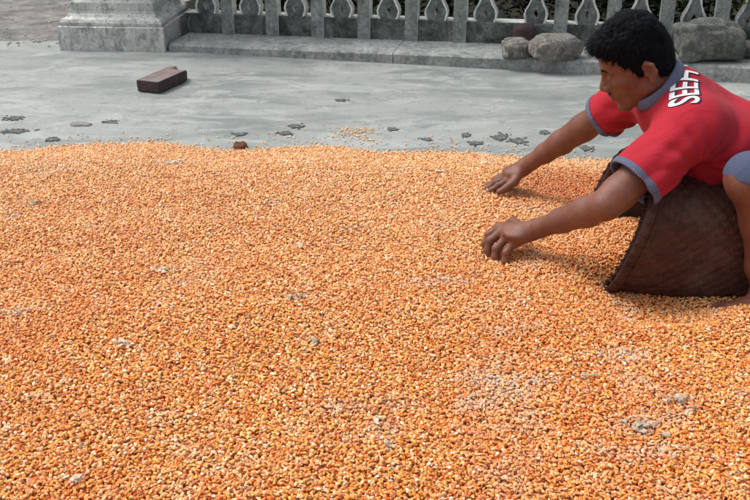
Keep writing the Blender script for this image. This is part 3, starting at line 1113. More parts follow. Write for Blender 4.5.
# ------------------------------------------------------------------ signed distance modelling for the figure
class Field:
    def __init__(s, lo, hi, h, cap=0.06):
        s.lo = np.array(lo, float); s.h = h; s.cap = cap
        s.n = np.ceil((np.array(hi) - s.lo) / h).astype(int) + 1
        s.F = np.full(s.n, cap, np.float32)

    def window(s, a, b):
        i0 = np.maximum(np.floor((np.array(a) - s.lo) / s.h).astype(int), 0)
        i1 = np.minimum(np.ceil((np.array(b) - s.lo) / s.h).astype(int) + 1, s.n)
        if (i1 <= i0).any(): return None, None
        ax = [(s.lo[k] + s.h * np.arange(i0[k], i1[k])).astype(np.float32) for k in range(3)]
        return tuple(slice(i0[k], i1[k]) for k in range(3)), (ax[0][:, None, None], ax[1][None, :, None], ax[2][None, None, :])

    def put(s, fn, a, b, k=0.01, mode='add', pad=None):
        pad = s.cap if pad is None else pad
        sl, g = s.window(np.array(a) - pad, np.array(b) + pad)
        if sl is None: return
        d = fn(*g).astype(np.float32)
        f = s.F[sl]
        if mode == 'add':
            hh = np.maximum(k - np.abs(f - d), 0) / max(k, 1e-6)
            s.F[sl] = np.minimum(f, d) - hh * hh * k * 0.25
        else:
            d = -d
            hh = np.maximum(k - np.abs(f - d), 0) / max(k, 1e-6)
            s.F[sl] = np.maximum(f, d) + hh * hh * k * 0.25

    def cone(s, a, b, ra, rb, k=0.01, mode='add'):
        a = np.array(a, float); b = np.array(b, float)
        ab = b - a; L2 = max((ab ** 2).sum(), 1e-9)
        lo = np.minimum(a - ra, b - rb); hi = np.maximum(a + ra, b + rb)

        def fn(X, Y, Z):
            t = np.clip(((X - a[0]) * ab[0] + (Y - a[1]) * ab[1] + (Z - a[2]) * ab[2]) / L2, 0, 1)
            dx = X - a[0] - t * ab[0]; dy = Y - a[1] - t * ab[1]; dz = Z - a[2] - t * ab[2]
            return np.sqrt(dx * dx + dy * dy + dz * dz) - (ra + (rb - ra) * t)
        s.put(fn, lo, hi, k, mode)

    def ell(s, c, r, rot=None, k=0.01, mode='add'):
        c = np.array(c, float); r = np.array(r, float); m_ = r.max()
        A = np.eye(3) if rot is None else np.array(rot, float)   # columns = axes

        def fn(X, Y, Z):
            x, y, z = X - c[0], Y - c[1], Z - c[2]
            u = (x * A[0, 0] + y * A[1, 0] + z * A[2, 0]) / r[0]
            v = (x * A[0, 1] + y * A[1, 1] + z * A[2, 1]) / r[1]
            w = (x * A[0, 2] + y * A[1, 2] + z * A[2, 2]) / r[2]
            k0 = np.sqrt(u * u + v * v + w * w)
            k1 = np.sqrt((u / r[0]) ** 2 + (v / r[1]) ** 2 + (w / r[2]) ** 2)
            return k0 * (k0 - 1) / np.maximum(k1, 1e-6)
        s.put(fn, c - m_, c + m_, k, mode)

    def mesh(s, name):
        F = s.F
        I = F < 0
        act = np.zeros(tuple(np.array(F.shape) - 1), bool)
        cnt = np.zeros(act.shape, np.int8)
        for i in (0, 1):
            for j in (0, 1):
                for k in (0, 1):
                    cnt += I[i:F.shape[0] - 1 + i, j:F.shape[1] - 1 + j, k:F.shape[2] - 1 + k]
        act = (cnt > 0) & (cnt < 8)
        ci = np.argwhere(act)
        vid = np.full(act.shape, -1, np.int32)
        vid[act] = np.arange(len(ci))
        cs = {}
        for i in (0, 1):
            for j in (0, 1):
                for k in (0, 1):
                    cs[(i, j, k)] = F[ci[:, 0] + i, ci[:, 1] + j, ci[:, 2] + k]
        acc = np.zeros((len(ci), 3)); num = np.zeros(len(ci))
        cor = list(cs)
        for a in cor:
            for ax in range(3):
                if a[ax] == 0:
                    b = list(a); b[ax] = 1; b = tuple(b)
                    fa_, fb_ = cs[a], cs[b]
                    mk = (fa_ < 0) != (fb_ < 0)
                    t = np.where(mk, fa_ / np.where(mk, fa_ - fb_, 1), 0)
                    for q_ in range(3):
                        acc[:, q_] += np.where(mk, a[q_] + (t if q_ == ax else 0), 0)
                    num += mk
        V = s.lo + s.h * (ci + acc / num[:, None])
        quads = []
        for ax in range(3):
            o1, o2 = (ax + 1) % 3, (ax + 2) % 3
            sl0 = [slice(None)] * 3; sl1 = [slice(None)] * 3
            sl0[ax] = slice(0, -1); sl1[ax] = slice(1, None)
            A0, A1 = I[tuple(sl0)], I[tuple(sl1)]
            ch = np.argwhere(A0 != A1)
            ok = (ch[:, o1] > 0) & (ch[:, o2] > 0) & (ch[:, o1] < F.shape[o1] - 1) & (ch[:, o2] < F.shape[o2] - 1)
            ch = ch[ok]
            ins = A0[ch[:, 0], ch[:, 1], ch[:, 2]]

            def cell(d1, d2):
                c_ = ch.copy(); c_[:, o1] -= d1; c_[:, o2] -= d2
                return vid[c_[:, 0], c_[:, 1], c_[:, 2]]
            Q = np.stack([cell(1, 1), cell(0, 1), cell(0, 0), cell(1, 0)], -1)
            Q[~ins] = Q[~ins][:, ::-1]
            quads.append(Q)
        Q = np.concatenate(quads)
        Q = Q[(Q >= 0).all(axis=1)]
        return V, Q


# head frame
HS = 0.875
HP = R(25)
HY = R(-10)                                  # slight turn away from the camera
fw = np.array([-math.cos(HP) * math.cos(HY), -math.sin(HY), -math.sin(HP)])
lf = np.array([math.sin(HY), -math.cos(HY), 0.0])
fw = fw / np.linalg.norm(fw); lf = lf - fw * lf.dot(fw); lf /= np.linalg.norm(lf)
upv = np.cross(fw, lf)
HROLL = R(-7)
lf = lf * math.cos(HROLL) + upv * math.sin(HROLL)
upv = np.cross(fw, lf)
HR = np.stack([fw, lf, upv], 1)
HO = np.array(at(653, 72, Y=2.12)) - HR @ (np.array([-.026, .080, -.004]) * HS)


def hp(x, y, z):
    x = x - 0.08 * max(0.0, x - 0.07)           # a flat, short face
    z = z * (0.98 if z < 0 else 1.0)
    return HO + HR @ (np.array([x, y, z]) * HS)


def head_shapes(f):
    S = HS
    f.ell(hp(-.004, 0, .036), np.array([.084, .074, .082]) * S, HR, .02)
    f.ell(hp(.030, 0, -.015), np.array([.062, .062, .085]) * S, HR, .02)
    f.ell(hp(.052, 0, .046), np.array([.042, .056, .046]) * S, HR, .02)
    for s in (-1, 1):
        f.cone(hp(-.004, s * .050, -.052), hp(.066, s * .014, -.096), .017 * S, .014 * S, .02)
        f.ell(hp(.055, s * .043, -.014), np.array([.022, .020, .018]) * S, HR, .016)
        f.cone(hp(.092, s * .010, .021), hp(.076, s * .045, .021), .0092 * S, .0078 * S, .007)
    f.ell(hp(.074, 0, -.098), np.array([.018, .020, .015]) * S, HR, .014)
    f.ell(hp(.078, 0, -.060), np.array([.020, .028, .024]) * S, HR, .014)
    f.cone(hp(.090, 0, .014), hp(.108, 0, -.024), .0075 * S, .0115 * S, .012)
    f.ell(hp(.109, 0, -.028), np.array([.0115, .0125, .0105]) * S, HR, .008)
    for s in (-1, 1):
        f.ell(hp(.099, s * .0150, -.032), np.array([.0115, .0080, .0088]) * S, HR, .006)
        f.ell(hp(.098, s * .031, .004), np.array([.016, .017, .012]) * S, HR, .012, 'sub')
        f.ell(hp(.0765, s * .031, .004), np.array([.0135, .0150, .0115]) * S, HR, .004)
        f.cone(hp(.0915, s * .018, .0020), hp(.0835, s * .045, -.001), .0026 * S, .0022 * S, .002, 'sub')
        f.cone(hp(.091, s * .020, .0130), hp(.083, s * .045, .012), .0018 * S, .0016 * S, .002, 'sub')
        f.cone(hp(.098, s * .022, -.030), hp(.090, s * .034, -.056), .0022 * S, .002 * S, .006, 'sub')
        f.ell(hp(.110, s * .0075, -.0425), np.array([.0045, .0032, .0035]) * S, HR, .002, 'sub')
        f.ell(hp(.083, s * .052, -.05), np.array([.012, .012, .02]) * S, HR, .02, 'sub')
    f.ell(hp(.0965, 0, -.0545), np.array([.0095, .024, .0062]) * S, HR, .005)
    f.ell(hp(.0945, 0, -.0665), np.array([.0095, .020, .0072]) * S, HR, .005)
    f.cone(hp(.1035, -.020, -.0605), hp(.1035, .020, -.0605), .0022 * S, .0022 * S, .003, 'sub')
    f.ell(hp(.096, 0, -.080), np.array([.012, .016, .007]) * S, HR, .010, 'sub')
    # ears
    for s in (-1, 1):
        e0 = Matrix.Rotation(R(-12), 3, 'Y')
        f.cone(hp(-.016, s * .074, .022), hp(-.030, s * .083, .016), .0065 * S, .0055 * S, .006)
        f.cone(hp(-.030, s * .083, .016), hp(-.033, s * .084, -.004), .0055 * S, .0055 * S, .004)
        f.cone(hp(-.033, s * .084, -.004), hp(-.018, s * .076, -.030), .0055 * S, .0065 * S, .004)
        f.cone(hp(-.016, s * .074, .022), hp(-.007, s * .073, .012), .0055 * S, .005 * S, .004)
        f.ell(hp(-.020, s * .073, -.002), np.array([.014, .007, .024]) * S, HR, .006)
        f.ell(hp(-.008, s * .075, -.004), np.array([.004, .005, .007]) * S, HR, .003)
        f.ell(hp(-.017, s * .083, .001), np.array([.0065, .0065, .010]) * S, HR, .004, 'sub')
        f.ell(hp(-.020, s * .078, -.028), np.array([.007, .0055, .009]) * S, HR, .005)


def A_(p): return np.array(p, float)


NB = A_((0.702, 2.195, 0.438))                 # neck base
SN = A_((0.712, 2.075, 0.405)); SF = A_((0.672, 2.37, 0.415))
EN = A_(at(606, 205, Y=1.985)); EFr = A_(at(574, 134, Y=2.50))
WN = A_(at(534, 230, Y=2.13)); WF = A_(at(527, 165, Y=2.60))
PEL = A_((1.20, 2.20, 0.22))
KN = A_((0.812, 1.935, 0.33)); KF = A_((0.93, 2.44, 0.27))
AN = A_((0.905, 1.965, 0.040)); AF = A_((0.98, 2.42, 0.045))
HN = A_((1.17, 2.08, 0.19)); HF = A_((1.17, 2.30, 0.18))


def lerp(a, b, t): return a + (b - a) * t


def chain(f, pts, rads, k):
    for i in range(len(pts) - 1):
        f.cone(pts[i], pts[i + 1], rads[i], rads[i + 1], k)


body = Field((0.24, 1.78, -0.03), (1.36, 2.72, 0.72), 0.003)
head_shapes(body)
body.cone(hp(-.030, 0, -.035), NB + A_((0.01, 0, -0.01)), .049, .056, .02)
body.cone(hp(.015, 0, -.070), NB + A_((-0.022, 0, -0.03)), .022, .034, .02)
# arms: deltoid, upper arm, elbow, forearm, wrist


def arm(S, E, W, s=1.0, side=-1):
    chain(body, [S, lerp(S, E, .45), lerp(S, E, .85), E], [.056 * s, .048 * s, .040 * s, .0375 * s], .02)
    d = (W - E); d /= np.linalg.norm(d)
    chain(body, [E, lerp(E, W, .25), lerp(E, W, .6), lerp(E, W, .9), W], [.0355 * s, .0385 * s, .0315 * s, .0250 * s, .0245 * s], .012)
    hz = np.cross(d, A_((0, 0, 1))); hz /= np.linalg.norm(hz)
    body.cone(lerp(E, W, .02) + A_((0, 0, .016)), lerp(E, W, .45) + A_((0, 0, .012)) - hz * .008, .018 * s, .016 * s, .012)
    body.cone(lerp(E, W, .5) + A_((0, 0, .012)), lerp(E, W, 1.0) + A_((0, 0, .017)), .010 * s, .006 * s, .008)


arm(SN, EN, WN, 0.92)
arm(SF, EFr, WF, 0.88)


def hand(W, knuckles, fingers, radii, thumb, trad, palm_r=0.014):
    """knuckles: 4 points; fingers: 4 lists of joints after the knuckle; thumb: list of joints from its base"""
    for kn in knuckles:
        body.cone(lerp(W, kn, .1), kn, .0175, .0115, .014)
    body.ell(lerp(W, (knuckles[1] + knuckles[2]) / 2, .55), (0.036, 0.036, 0.015), None, .012)
    for kn, fg, r in zip(knuckles, fingers, radii):
        pts = [lerp(W, kn, .8), kn] + fg
        rr = [r * 1.05, r * 1.18] + [r * 1.02, r * 1.0, r * 0.8][:len(fg)]
        for i in range(len(pts) - 1):
            body.cone(pts[i], pts[i + 1], rr[i], rr[i + 1], .0035)
        if len(fg) > 1:
            body.ell(fg[0] + A_((0, 0, .002)), (r * 1.12,) * 3, None, .003)
    pts = thumb
    for i in range(len(pts) - 1):
        body.cone(pts[i], pts[i + 1], trad[i], trad[i + 1], .006)


def Q(px, py, Y): return A_(at(px, py, Y=Y))


# near (left) hand: fingers clawing down into the grains
kn_ = [Q(499, 227, 2.195), Q(501, 232, 2.172), Q(506, 238, 2.150), Q(514, 243, 2.130)]
fg_ = [[Q(489, 235, 2.19), Q(485.5, 243, 2.185), Q(485, 249, 2.18)],
       [Q(490, 241, 2.165), Q(488, 250, 2.16), Q(489, 256, 2.155)],
       [Q(496, 249, 2.14), Q(495, 257, 2.135), Q(497, 263, 2.13)],
       [Q(506, 253, 2.12), Q(505, 261, 2.115), Q(507, 267, 2.112)]]
hand(WN, kn_, fg_, [.0098, .0102, .0098, .0088],
     [lerp(WN, kn_[0], .25), Q(513, 222, 2.225), Q(503, 227, 2.235), Q(497, 234, 2.235)], [.015, .0125, .0105, .0090])
# far (right) hand: flat, fingers stretched to the left, thumb on the camera's side
kf_ = [Q(507, 181, 2.585), Q(505, 178, 2.605), Q(506, 175, 2.625), Q(508, 173, 2.645)]
ff_ = [[Q(498, 186, 2.585), Q(491.5, 190, 2.585), Q(486, 194, 2.582)],
       [Q(495, 183, 2.607), Q(488, 188, 2.607), Q(483.5, 191.5, 2.605)],
       [Q(496.5, 180, 2.63), Q(490, 184, 2.63), Q(485.5, 187.5, 2.628)],
       [Q(499, 177, 2.65), Q(494, 181, 2.65), Q(490, 184, 2.648)]]
hand(WF, kf_, ff_, [.0088, .0090, .0086, .0076],
     [lerp(WF, kf_[0], .2), Q(514, 182, 2.565), Q(506, 188, 2.555), Q(499, 192, 2.552)], [.015, .0130, .0105, .0088])
# trunk
SR = Matrix.Rotation(math.atan2(0.20, 0.46), 3, 'Y')
body.ell((0.84, 2.21, 0.32), (0.165, 0.130, 0.075), SR, .03)
body.ell((1.02, 2.21, 0.26), (0.15, 0.115, 0.08), SR, .03)
body.ell((1.17, 2.20, 0.205), (0.10, 0.13, 0.085), None, .03)
body.cone(SN + A_((.03, .03, 0)), SF + A_((.03, -.03, 0)), .055, .055, .04)
# legs
for Hh_, K, A in ((HN, KN, AN), (HF, KF, AF)):
    chain(body, [Hh_, lerp(Hh_, K, .5), K], [.085, .070, .050], .03)
    calf = lerp(K, A, .35) + A_((0.022, 0, 0))
    chain(body, [K, calf, lerp(K, A, .75), A], [.046, .052, .034, .030], .02)
    body.ell(K + A_((-.010, 0, .004)), (.040, .040, .044), None, .02)
    heel = A + A_((0.045, 0.0, -0.015)); ball = A + (A_((-0.095, -0.05, -0.022)) if K is KN else A_((-0.115, -0.01, -0.022)))
    body.cone(heel, ball, .026, .022, .02)
    body.cone(A, lerp(heel, ball, .6), .028, .022, .02)
    for t_ in range(5):
        o_ = A_((0, (t_ - 2) * 0.0165, 0))
        ln = [0.052, 0.050, 0.046, 0.040, 0.034][t_]
        sgn = 1 if K is KN else -1
        o_[1] *= sgn * 1.0
        body.cone(ball + o_ + A_((0.02, 0, 0)), ball + o_ + A_((-ln + 0.01, 0, -0.004)), .012, .0085 if t_ else .0085, .006)
V, Qd = body.mesh('body')
person = empty('person', (1.0, 2.2, 0.0))
tag(person, 'squatting man with black hair in a red shirt scooping maize grains beside the basket', 'person')


def plink(name, V, Qd, mat, parent=person, smooth=True):
    base = np.array(person.location)
    o = link(name, mesh_np(name, V - base, Qd, smooth), mat)
    o.parent = parent
    return o


bo = plink('body', V, Qd, M['skin'])
print('body verts', len(V))

# ---- hair
hair = Field(HO - 0.2, HO + 0.2, 0.0025, 0.05)
hair.ell(hp(-.003, 0, .049), np.array([.087, .078, .103]) * HS, HR, .02)
hair.ell(hp(.054, 0, .084), np.array([.060, .058, .038]) * HS, HR, .03)
hair.ell(hp(-.038, 0, .0), np.array([.050, .062, .065]) * HS, HR, .03)
sl, (gx_, gy_, gz_) = hair.window(hair.lo, hair.lo + hair.h * hair.n)
rx_, ry_, rz_ = gx_ - HO[0], gy_ - HO[1], gz_ - HO[2]
lx = (rx_ * HR[0, 0] + ry_ * HR[1, 0] + rz_ * HR[2, 0]) / HS
ly = (rx_ * HR[0, 1] + ry_ * HR[1, 1] + rz_ * HR[2, 1]) / HS
lz = (rx_ * HR[0, 2] + ry_ * HR[1, 2] + rz_ * HR[2, 2]) / HS
hl_x = np.array([-.12, -.080, -.058, -.042, -.030, -.008, -.002, .012, .018, .040, .058, .085, .10, .12])
hl_z = np.array([-.045, -.058, -.050, -.030, .020, .026, -.006, -.008, .010, .024, .040, .074, .078, .080])
cut = np.interp(lx, hl_x, hl_z) - lz + 0.003 * np.sin(ly * 260 + lx * 90) + 0.003 * np.sin(lx * 410 + ly * 130)
hair.F = np.maximum(hair.F, cut.astype(np.float32) * 0.8)
Vh, Qh = hair.mesh('hair')
# tousle: noise along the surface
cen = hp(-.01, 0, .03)
dirs = Vh - cen; ln_ = np.linalg.norm(dirs, axis=1, keepdims=True); dirs /= ln_
nv = np.array([0.0035 * mnoise.noise(Vector(p * 38)) + 0.0028 * mnoise.noise(Vector(p * 110)) for p in Vh])
Vh2 = Vh + dirs * nv[:, None]
ho = plink('hair', Vh2, Qh, M['hair'])
# strands over the cap, one mesh, child of the hair
rs = random.Random(5)
sv, sf = [], []
cand = rng.permutation(len(Vh2))
cnt_ = 0
for vi in cand:
    if cnt_ >= 5200: break
    p = Vh2[vi]
    nrm = dirs[vi]
    loc = HR.T @ (p - HO) / HS
    if loc[2] < np.interp(loc[0], hl_x, hl_z) - 0.004: continue
    # growth: from the whorl at the back-top forwards and down
    grow = fw * 0.75 + nrm * 0.42 + lf * (0.5 * loc[1] / 0.08) - upv * 0.35
    if loc[0] < -0.03: grow = nrm * 0.35 - upv * 0.9 + fw * 0.1
    if abs(loc[1]) > 0.05: grow = nrm * 0.25 - upv * 0.8 + fw * 0.35
    grow = grow + np.array([rs.gauss(0, .22) for _ in range(3)])
    grow /= np.linalg.norm(grow)
    L = rs.uniform(0.008, 0.017) if loc[2] > 0.05 else rs.uniform(0.004, 0.009)
    side = np.cross(grow, nrm); side /= (np.linalg.norm(side) + 1e-9)
    w_ = 0.0007
    p0 = p - nrm * 0.001; p1 = p0 + grow * L * .5 + nrm * 0.0015; p2 = p0 + grow * L - upv * 0.001
    b0 = len(sv)
    sv += [p0 - side * w_, p0 + side * w_, p1 + side * w_ * .8, p1 - side * w_ * .8, p2 + side * w_ * .2, p2 - side * w_ * .2]
    sf += [(b0, b0 + 1, b0 + 2, b0 + 3), (b0 + 3, b0 + 2, b0 + 4, b0 + 5)]
    cnt_ += 1
so = plink('hair_strands', np.array(sv), np.array(sf), M['hair'], smooth=False)
so.parent = ho
# eyebrows and moustache: small tufts
BV = BVHTree.FromPolygons([Vector(v) for v in V[:: 1]], [tuple(q_) for q_ in Qd]) if False else None


def tuft(name, pts, n, L, seed, spread, dirn):
    r_ = random.Random(seed)
    sv, sf = [], []
    for i in range(n):
        t = r_.random() * (len(pts) - 1)
        k = min(int(t), len(pts) - 2)
        p = hp(*lerp(A_(pts[k]), A_(pts[k + 1]), t - k)) + np.array([r_.gauss(0, spread) for _ in range(3)])
        g_ = HR @ A_(dirn) + np.array([r_.gauss(0, .3) for _ in range(3)])
        g_ /= np.linalg.norm(g_)
        sd_ = np.cross(g_, fw); sd_ /= np.linalg.norm(sd_) + 1e-9
        b0 = len(sv); w_ = 0.0006
        sv += [p - sd_ * w_, p + sd_ * w_, p + g_ * L + sd_ * w_ * .3, p + g_ * L - sd_ * w_ * .3]
        sf.append((b0, b0 + 1, b0 + 2, b0 + 3))
    return plink(name, np.array(sv), np.array(sf), M['hair'], smooth=False)


tuft('eyebrow', [(.0985, .012, .0255), (.094, .028, .029), (.082, .046, .025)], 130, .006, 1, .0017, (-.2, .9, .1))
tuft('eyebrow', [(.0985, -.012, .0255), (.094, -.028, .029), (.082, -.046, .025)], 130, .006, 2, .0017, (-.2, -.9, .1))
tuft('moustache', [(.094, .022, -.049), (.1035, .008, -.0465), (.1035, -.008, -.0465), (.094, -.022, -.049)], 150, .004, 3, .0019, (.1, 0, -.9))

# ---- shirt
SH_ = Field((0.50, 1.86, 0.02), (1.36, 2.60, 0.64), 0.0032)


def shirt_torso(f, g):
    f.ell((0.835, 2.21, 0.340), (0.195 + g, 0.163 + g, 0.103 + g), SR, .05)
    f.ell((1.02, 2.21, 0.275), (0.19 + g, 0.152 + g, 0.112 + g), SR, .05)
    f.ell((1.19, 2.20, 0.215), (0.125 + g, 0.165 + g, 0.112 + g), None, .05)
    f.cone(SN + A_((.03, .03, .0)), SF + A_((.03, -.03, 0)), .064 + g, .062 + g, .05)
    f.cone(NB + A_((.01, 0, .012)), (SN + SF) / 2 + A_((.05, 0, 0)), .066 + g, .08 + g, .05)
    f.cone(NB + A_((.0, -.03, -.01)), SN, .05 + g, .055 + g, .05)
    f.cone(NB + A_((.0, .03, -.01)), SF, .05 + g, .055 + g, .05)
    # front of the shirt hanging down from the chest
    f.ell((0.80, 2.20, 0.27), (0.12 + g, 0.13 + g, 0.085 + g), SR, .05)


CNc = lerp(SN, EN, .70); CFc = lerp(SF, EFr, .56)
dN = (EN - SN) / np.linalg.norm(EN - SN); dF = (EFr - SF) / np.linalg.norm(EFr - SF)
shirt_torso(SH_, 0.0)
SH_.cone(SN, CNc + dN * 0.03 + A_((0, 0, -.012)), .062, .072, .04)
SH_.cone(SF, CFc + dF * 0.03 + A_((0, 0, -.010)), .060, .062, .04)


def half(f, p, nrm, centre, rad, mode='sub'):
    """cut away everything beyond plane p,n inside a ball"""
    p = A_(p); nrm = A_(nrm)

    def fn(X, Y, Z):
        pl_ = -((X - p[0]) * nrm[0] + (Y - p[1]) * nrm[1] + (Z - p[2]) * nrm[2])
        ball = np.sqrt((X - centre[0]) ** 2 + (Y - centre[1]) ** 2 + (Z - centre[2]) ** 2) - rad
        return np.maximum(pl_, ball)
    f.put(fn, centre - rad, centre + rad, .002, 'sub')


half(SH_, CNc, dN, CNc + dN * 0.06, 0.12)
half(SH_, CFc, dF, CFc + dF * 0.05, 0.105)
SH_.cone(CNc - dN * 0.03 + A_((0, 0, -.008)), CNc + dN * 0.03 + A_((0, 0, -.012)), .060, .066, .004, 'sub')
SH_.cone(CFc - dF * 0.03 + A_((0, 0, -.008)), CFc + dF * 0.03 + A_((0, 0, -.010)), .052, .056, .004, 'sub')
# neck opening
nd = (HO - NB); nd /= np.linalg.norm(nd)
SH_.cone(NB + nd * 0.040, hp(-.02, 0, -.04), .054, .066, .006, 'sub')
SH_.cone(hp(.03, 0, -.07), hp(.09, 0, -.06), .050, .060, .006, 'sub')
Vs, Qs = SH_.mesh('shirt')
# folds
def folds(P, amp=1.0):
    x, y, z = P.T
    w1 = np.sin((x * 0.75 + z * 1.1) * 62 + 3.2 * np.sin(y * 17) + 2.0 * np.sin(x * 21 + z * 9))
    near = np.exp(-(((x - 0.76) / 0.10) ** 2 + ((z - 0.30) / 0.09) ** 2))
    w2 = np.sin((x * 1.0 - z * 0.6) * 85 + 2.5 * np.sin(y * 21 + z * 14))
    slv = np.exp(-(((x - 0.66) / 0.07) ** 2 + ((z - 0.33) / 0.09) ** 2))
    w3 = np.sin(x * 30 + y * 12 + 2 * np.sin(z * 24)) * 0.5
    ap = A_((0.735, 2.06, 0.315))                       # creases fan out from the near armpit
    ang = np.arctan2(z - ap[2], x - ap[0] + 1e-6)
    rad_ = np.sqrt((x - ap[0]) ** 2 + (z - ap[2]) ** 2)
    fan = np.abs(np.sin(ang * 7.5 + 1.6 * np.sin(rad_ * 22) + y * 6)) ** 1.3 - 0.45
    fanw = np.exp(-((rad_ - 0.09) / 0.06) ** 2)
    lo_ = np.sin((x * 0.45 + z * 1.2 + 0.5 * y) * 48 + 2.4 * np.sin(x * 19 + 2) + 1.3 * np.sin(y * 23)) + 0.4 * np.sin((x - z + y) * 95 + 2 * np.sin(y * 31))
    return amp * (0.0050 * near * w1 * 0.5 + 0.0030 * slv * w2 + 0.0022 * w3 + 0.0055 * fan * fanw + 0.0019 * lo_ * (x > 0.70) * np.clip((x - 0.70) / 0.1, 0, 1))


def normals(V, Qd):
    n = np.zeros_like(V)
    fn = np.cross(V[Qd[:, 2]] - V[Qd[:, 0]], V[Qd[:, 3]] - V[Qd[:, 1]])
    for k in range(4): np.add.at(n, Qd[:, k], fn)
    return n / np.maximum(np.linalg.norm(n, axis=1, keepdims=True), 1e-9)


ns = normals(Vs, Qs)
for p_, d_, rad_ in ((CNc, dN, 0.105), (CFc, dF, 0.095)):
    t_ = (Vs - p_) @ d_ + 0.016
    mk_ = (np.abs(t_) < 0.0022) & (np.linalg.norm(Vs - p_, axis=1) < rad_)
    Vs[mk_] -= t_[mk_, None] * d_
Vs2 = Vs + ns * folds(Vs)[:, None]
# split the cuffs off as their own parts (a band at each sleeve end)
fc = Vs[Qs].mean(axis=1)


def band_mask(p, d, c, w, rad):
    t = (fc - p) @ d
    r_ = np.linalg.norm(fc - c, axis=1)
    return (t > -w) & (r_ < rad)


mN = band_mask(CNc, dN, CNc, 0.016, 0.105)
mF = band_mask(CFc, dF, CFc, 0.016, 0.095) & (fc[:, 0] < 0.66)


def sub(V, Qd, mask):
    q_ = Qd[mask]
    u_, inv = np.unique(q_, return_inverse=True)
    return V[u_], inv.reshape(q_.shape)


tsh = plink('shirt', *sub(Vs2, Qs, ~(mN | mF)), M['shirt'])
for mk in (mN, mF):
    if mk.any():
        v_, q_ = sub(Vs2 + ns * 0.0012, Qs, mk)
        o = plink('sleeve_cuff', v_, q_, M['cuff']); o.parent = tsh
# collar: a folded band round the neck
bmc = bmesh.new()
ax1 = np.cross(nd, A_((0, 1, 0))); ax1 /= np.linalg.norm(ax1); ax2 = np.cross(nd, ax1)
rings = []
Nn = 64
for k in range(Nn):
    t = 2 * math.pi * k / Nn
    dr = ax1 * math.cos(t) + ax2 * math.sin(t)
    back = max(0.0, dr @ A_((0.8, 0, 0.35)))
    c0 = NB + nd * (0.040 + 0.012 * back)
    pr = [(0.066, -0.012), (0.0640, 0.012), (0.0625, 0.024), (0.064, 0.0275), (0.067, 0.025), (0.0695, 0.014), (0.0715, 0.004), (0.070, 0.001)]
    rings.append([bmc.verts.new(Vector(c0 + dr * (r_ + 0.002 * math.sin(3 * t)) + nd * hh_ - np.array(person.location))) for r_, hh_ in pr])
for i in range(Nn):
    a_, b_ = rings[i], rings[(i + 1) % Nn]
    for j in range(len(a_) - 1):
        bmc.faces.new([a_[j], b_[j], b_[j + 1], a_[j + 1]])
co = bm_link('collar', bmc, M['cuff'], tsh, smooth=True)

# ---- lettering printed on the shirt
bvh = BVHTree.FromPolygons([Vector(v) for v in Vs2], [tuple(int(i) for i in q_) for q_ in Qs])


def print_text(name, body_txt, centre_px, u_ax, v_ax, size, mat, lift, offset=0.0, xs=1.0, shear=0.0, parent=tsh, ray=None, Yd=2.1, bold=0.0, font_w=1.0):
    cu = bpy.data.curves.new('txt', 'FONT')
    cu.body = body_txt
    cu.size = size
    cu.offset = offset
    cu.align_x = 'CENTER'; cu.align_y = 'CENTER'
    cu.shear = shear
    to = bpy.data.objects.new('txt', cu)
    C.objects.link(to)
    bpy.context.view_layer.update()
    dg = bpy.context.evaluated_depsgraph_get()
    me = bpy.data.meshes.new_from_object(to.evaluated_get(dg))
    bpy.data.objects.remove(to)
    bm = bmesh.new(); bm.from_mesh(me)
    bmesh.ops.remove_doubles(bm, verts=bm.verts, dist=1e-6)
    bmesh.ops.triangulate(bm, faces=bm.faces)
    for _ in range(4):
        es = [e for e in bm.edges if e.calc_length() > 0.007]
        if not es: break
        bmesh.ops.subdivide_edges(bm, edges=es, cuts=1)
        bmesh.ops.triangulate(bm, faces=bm.faces)
    u_ax = Vector(u_ax).normalized(); v_ax = Vector(v_ax).normalized()
    w_ax = u_ax.cross(v_ax).normalized()
    c0 = Vector(at(*centre_px, Y=Yd))
    dead = []
    for v in bm.verts:
        p = c0 + u_ax * v.co.x * xs + v_ax * v.co.y + w_ax * 0.25
        hit = bvh.ray_cast(p, -w_ax, 0.6)
        if hit[0] is None:
            dead.append(v); continue
        v.co = hit[0] + w_ax * lift * 0.4 + (hit[1] if hit[1].dot(w_ax) > 0 else w_ax) * lift - person.location
    bmesh.ops.delete(bm, geom=dead, context='VERTS')
    return bm_link(name, bm, mat, parent, recalc=False)


u_back = (0.26, 0.78, 0.57)
v_back = (-0.93, 0.05, 0.10)
print_text('lettering_shadow', 'SEEH', (683, 97), u_back, v_back, 0.080, M['print_dark'], 0.0010, 0.003, 0.74, Yd=2.13)
print_text('lettering', 'SEEH', (681.5, 97), u_back, v_back, 0.080, M['print_white'], 0.0018, 0.0012, 0.74, Yd=2.13)
print_text('lettering_mark', '-', (683, 60), u_back, v_back, 0.09, M['print_white'], 0.0018, 0.004, 0.9, Yd=2.20)
slv_u = (EN - SN); 
print_text('sleeve_lettering', 'SPORTWEAR' if False else '. . . . . .', (640, 165), (0.60, -0.15, -0.45), (0.3, -0.2, 0.8), 0.010, M['print_small'], 0.0015, 0.0002, 1.0, Yd=2.0)

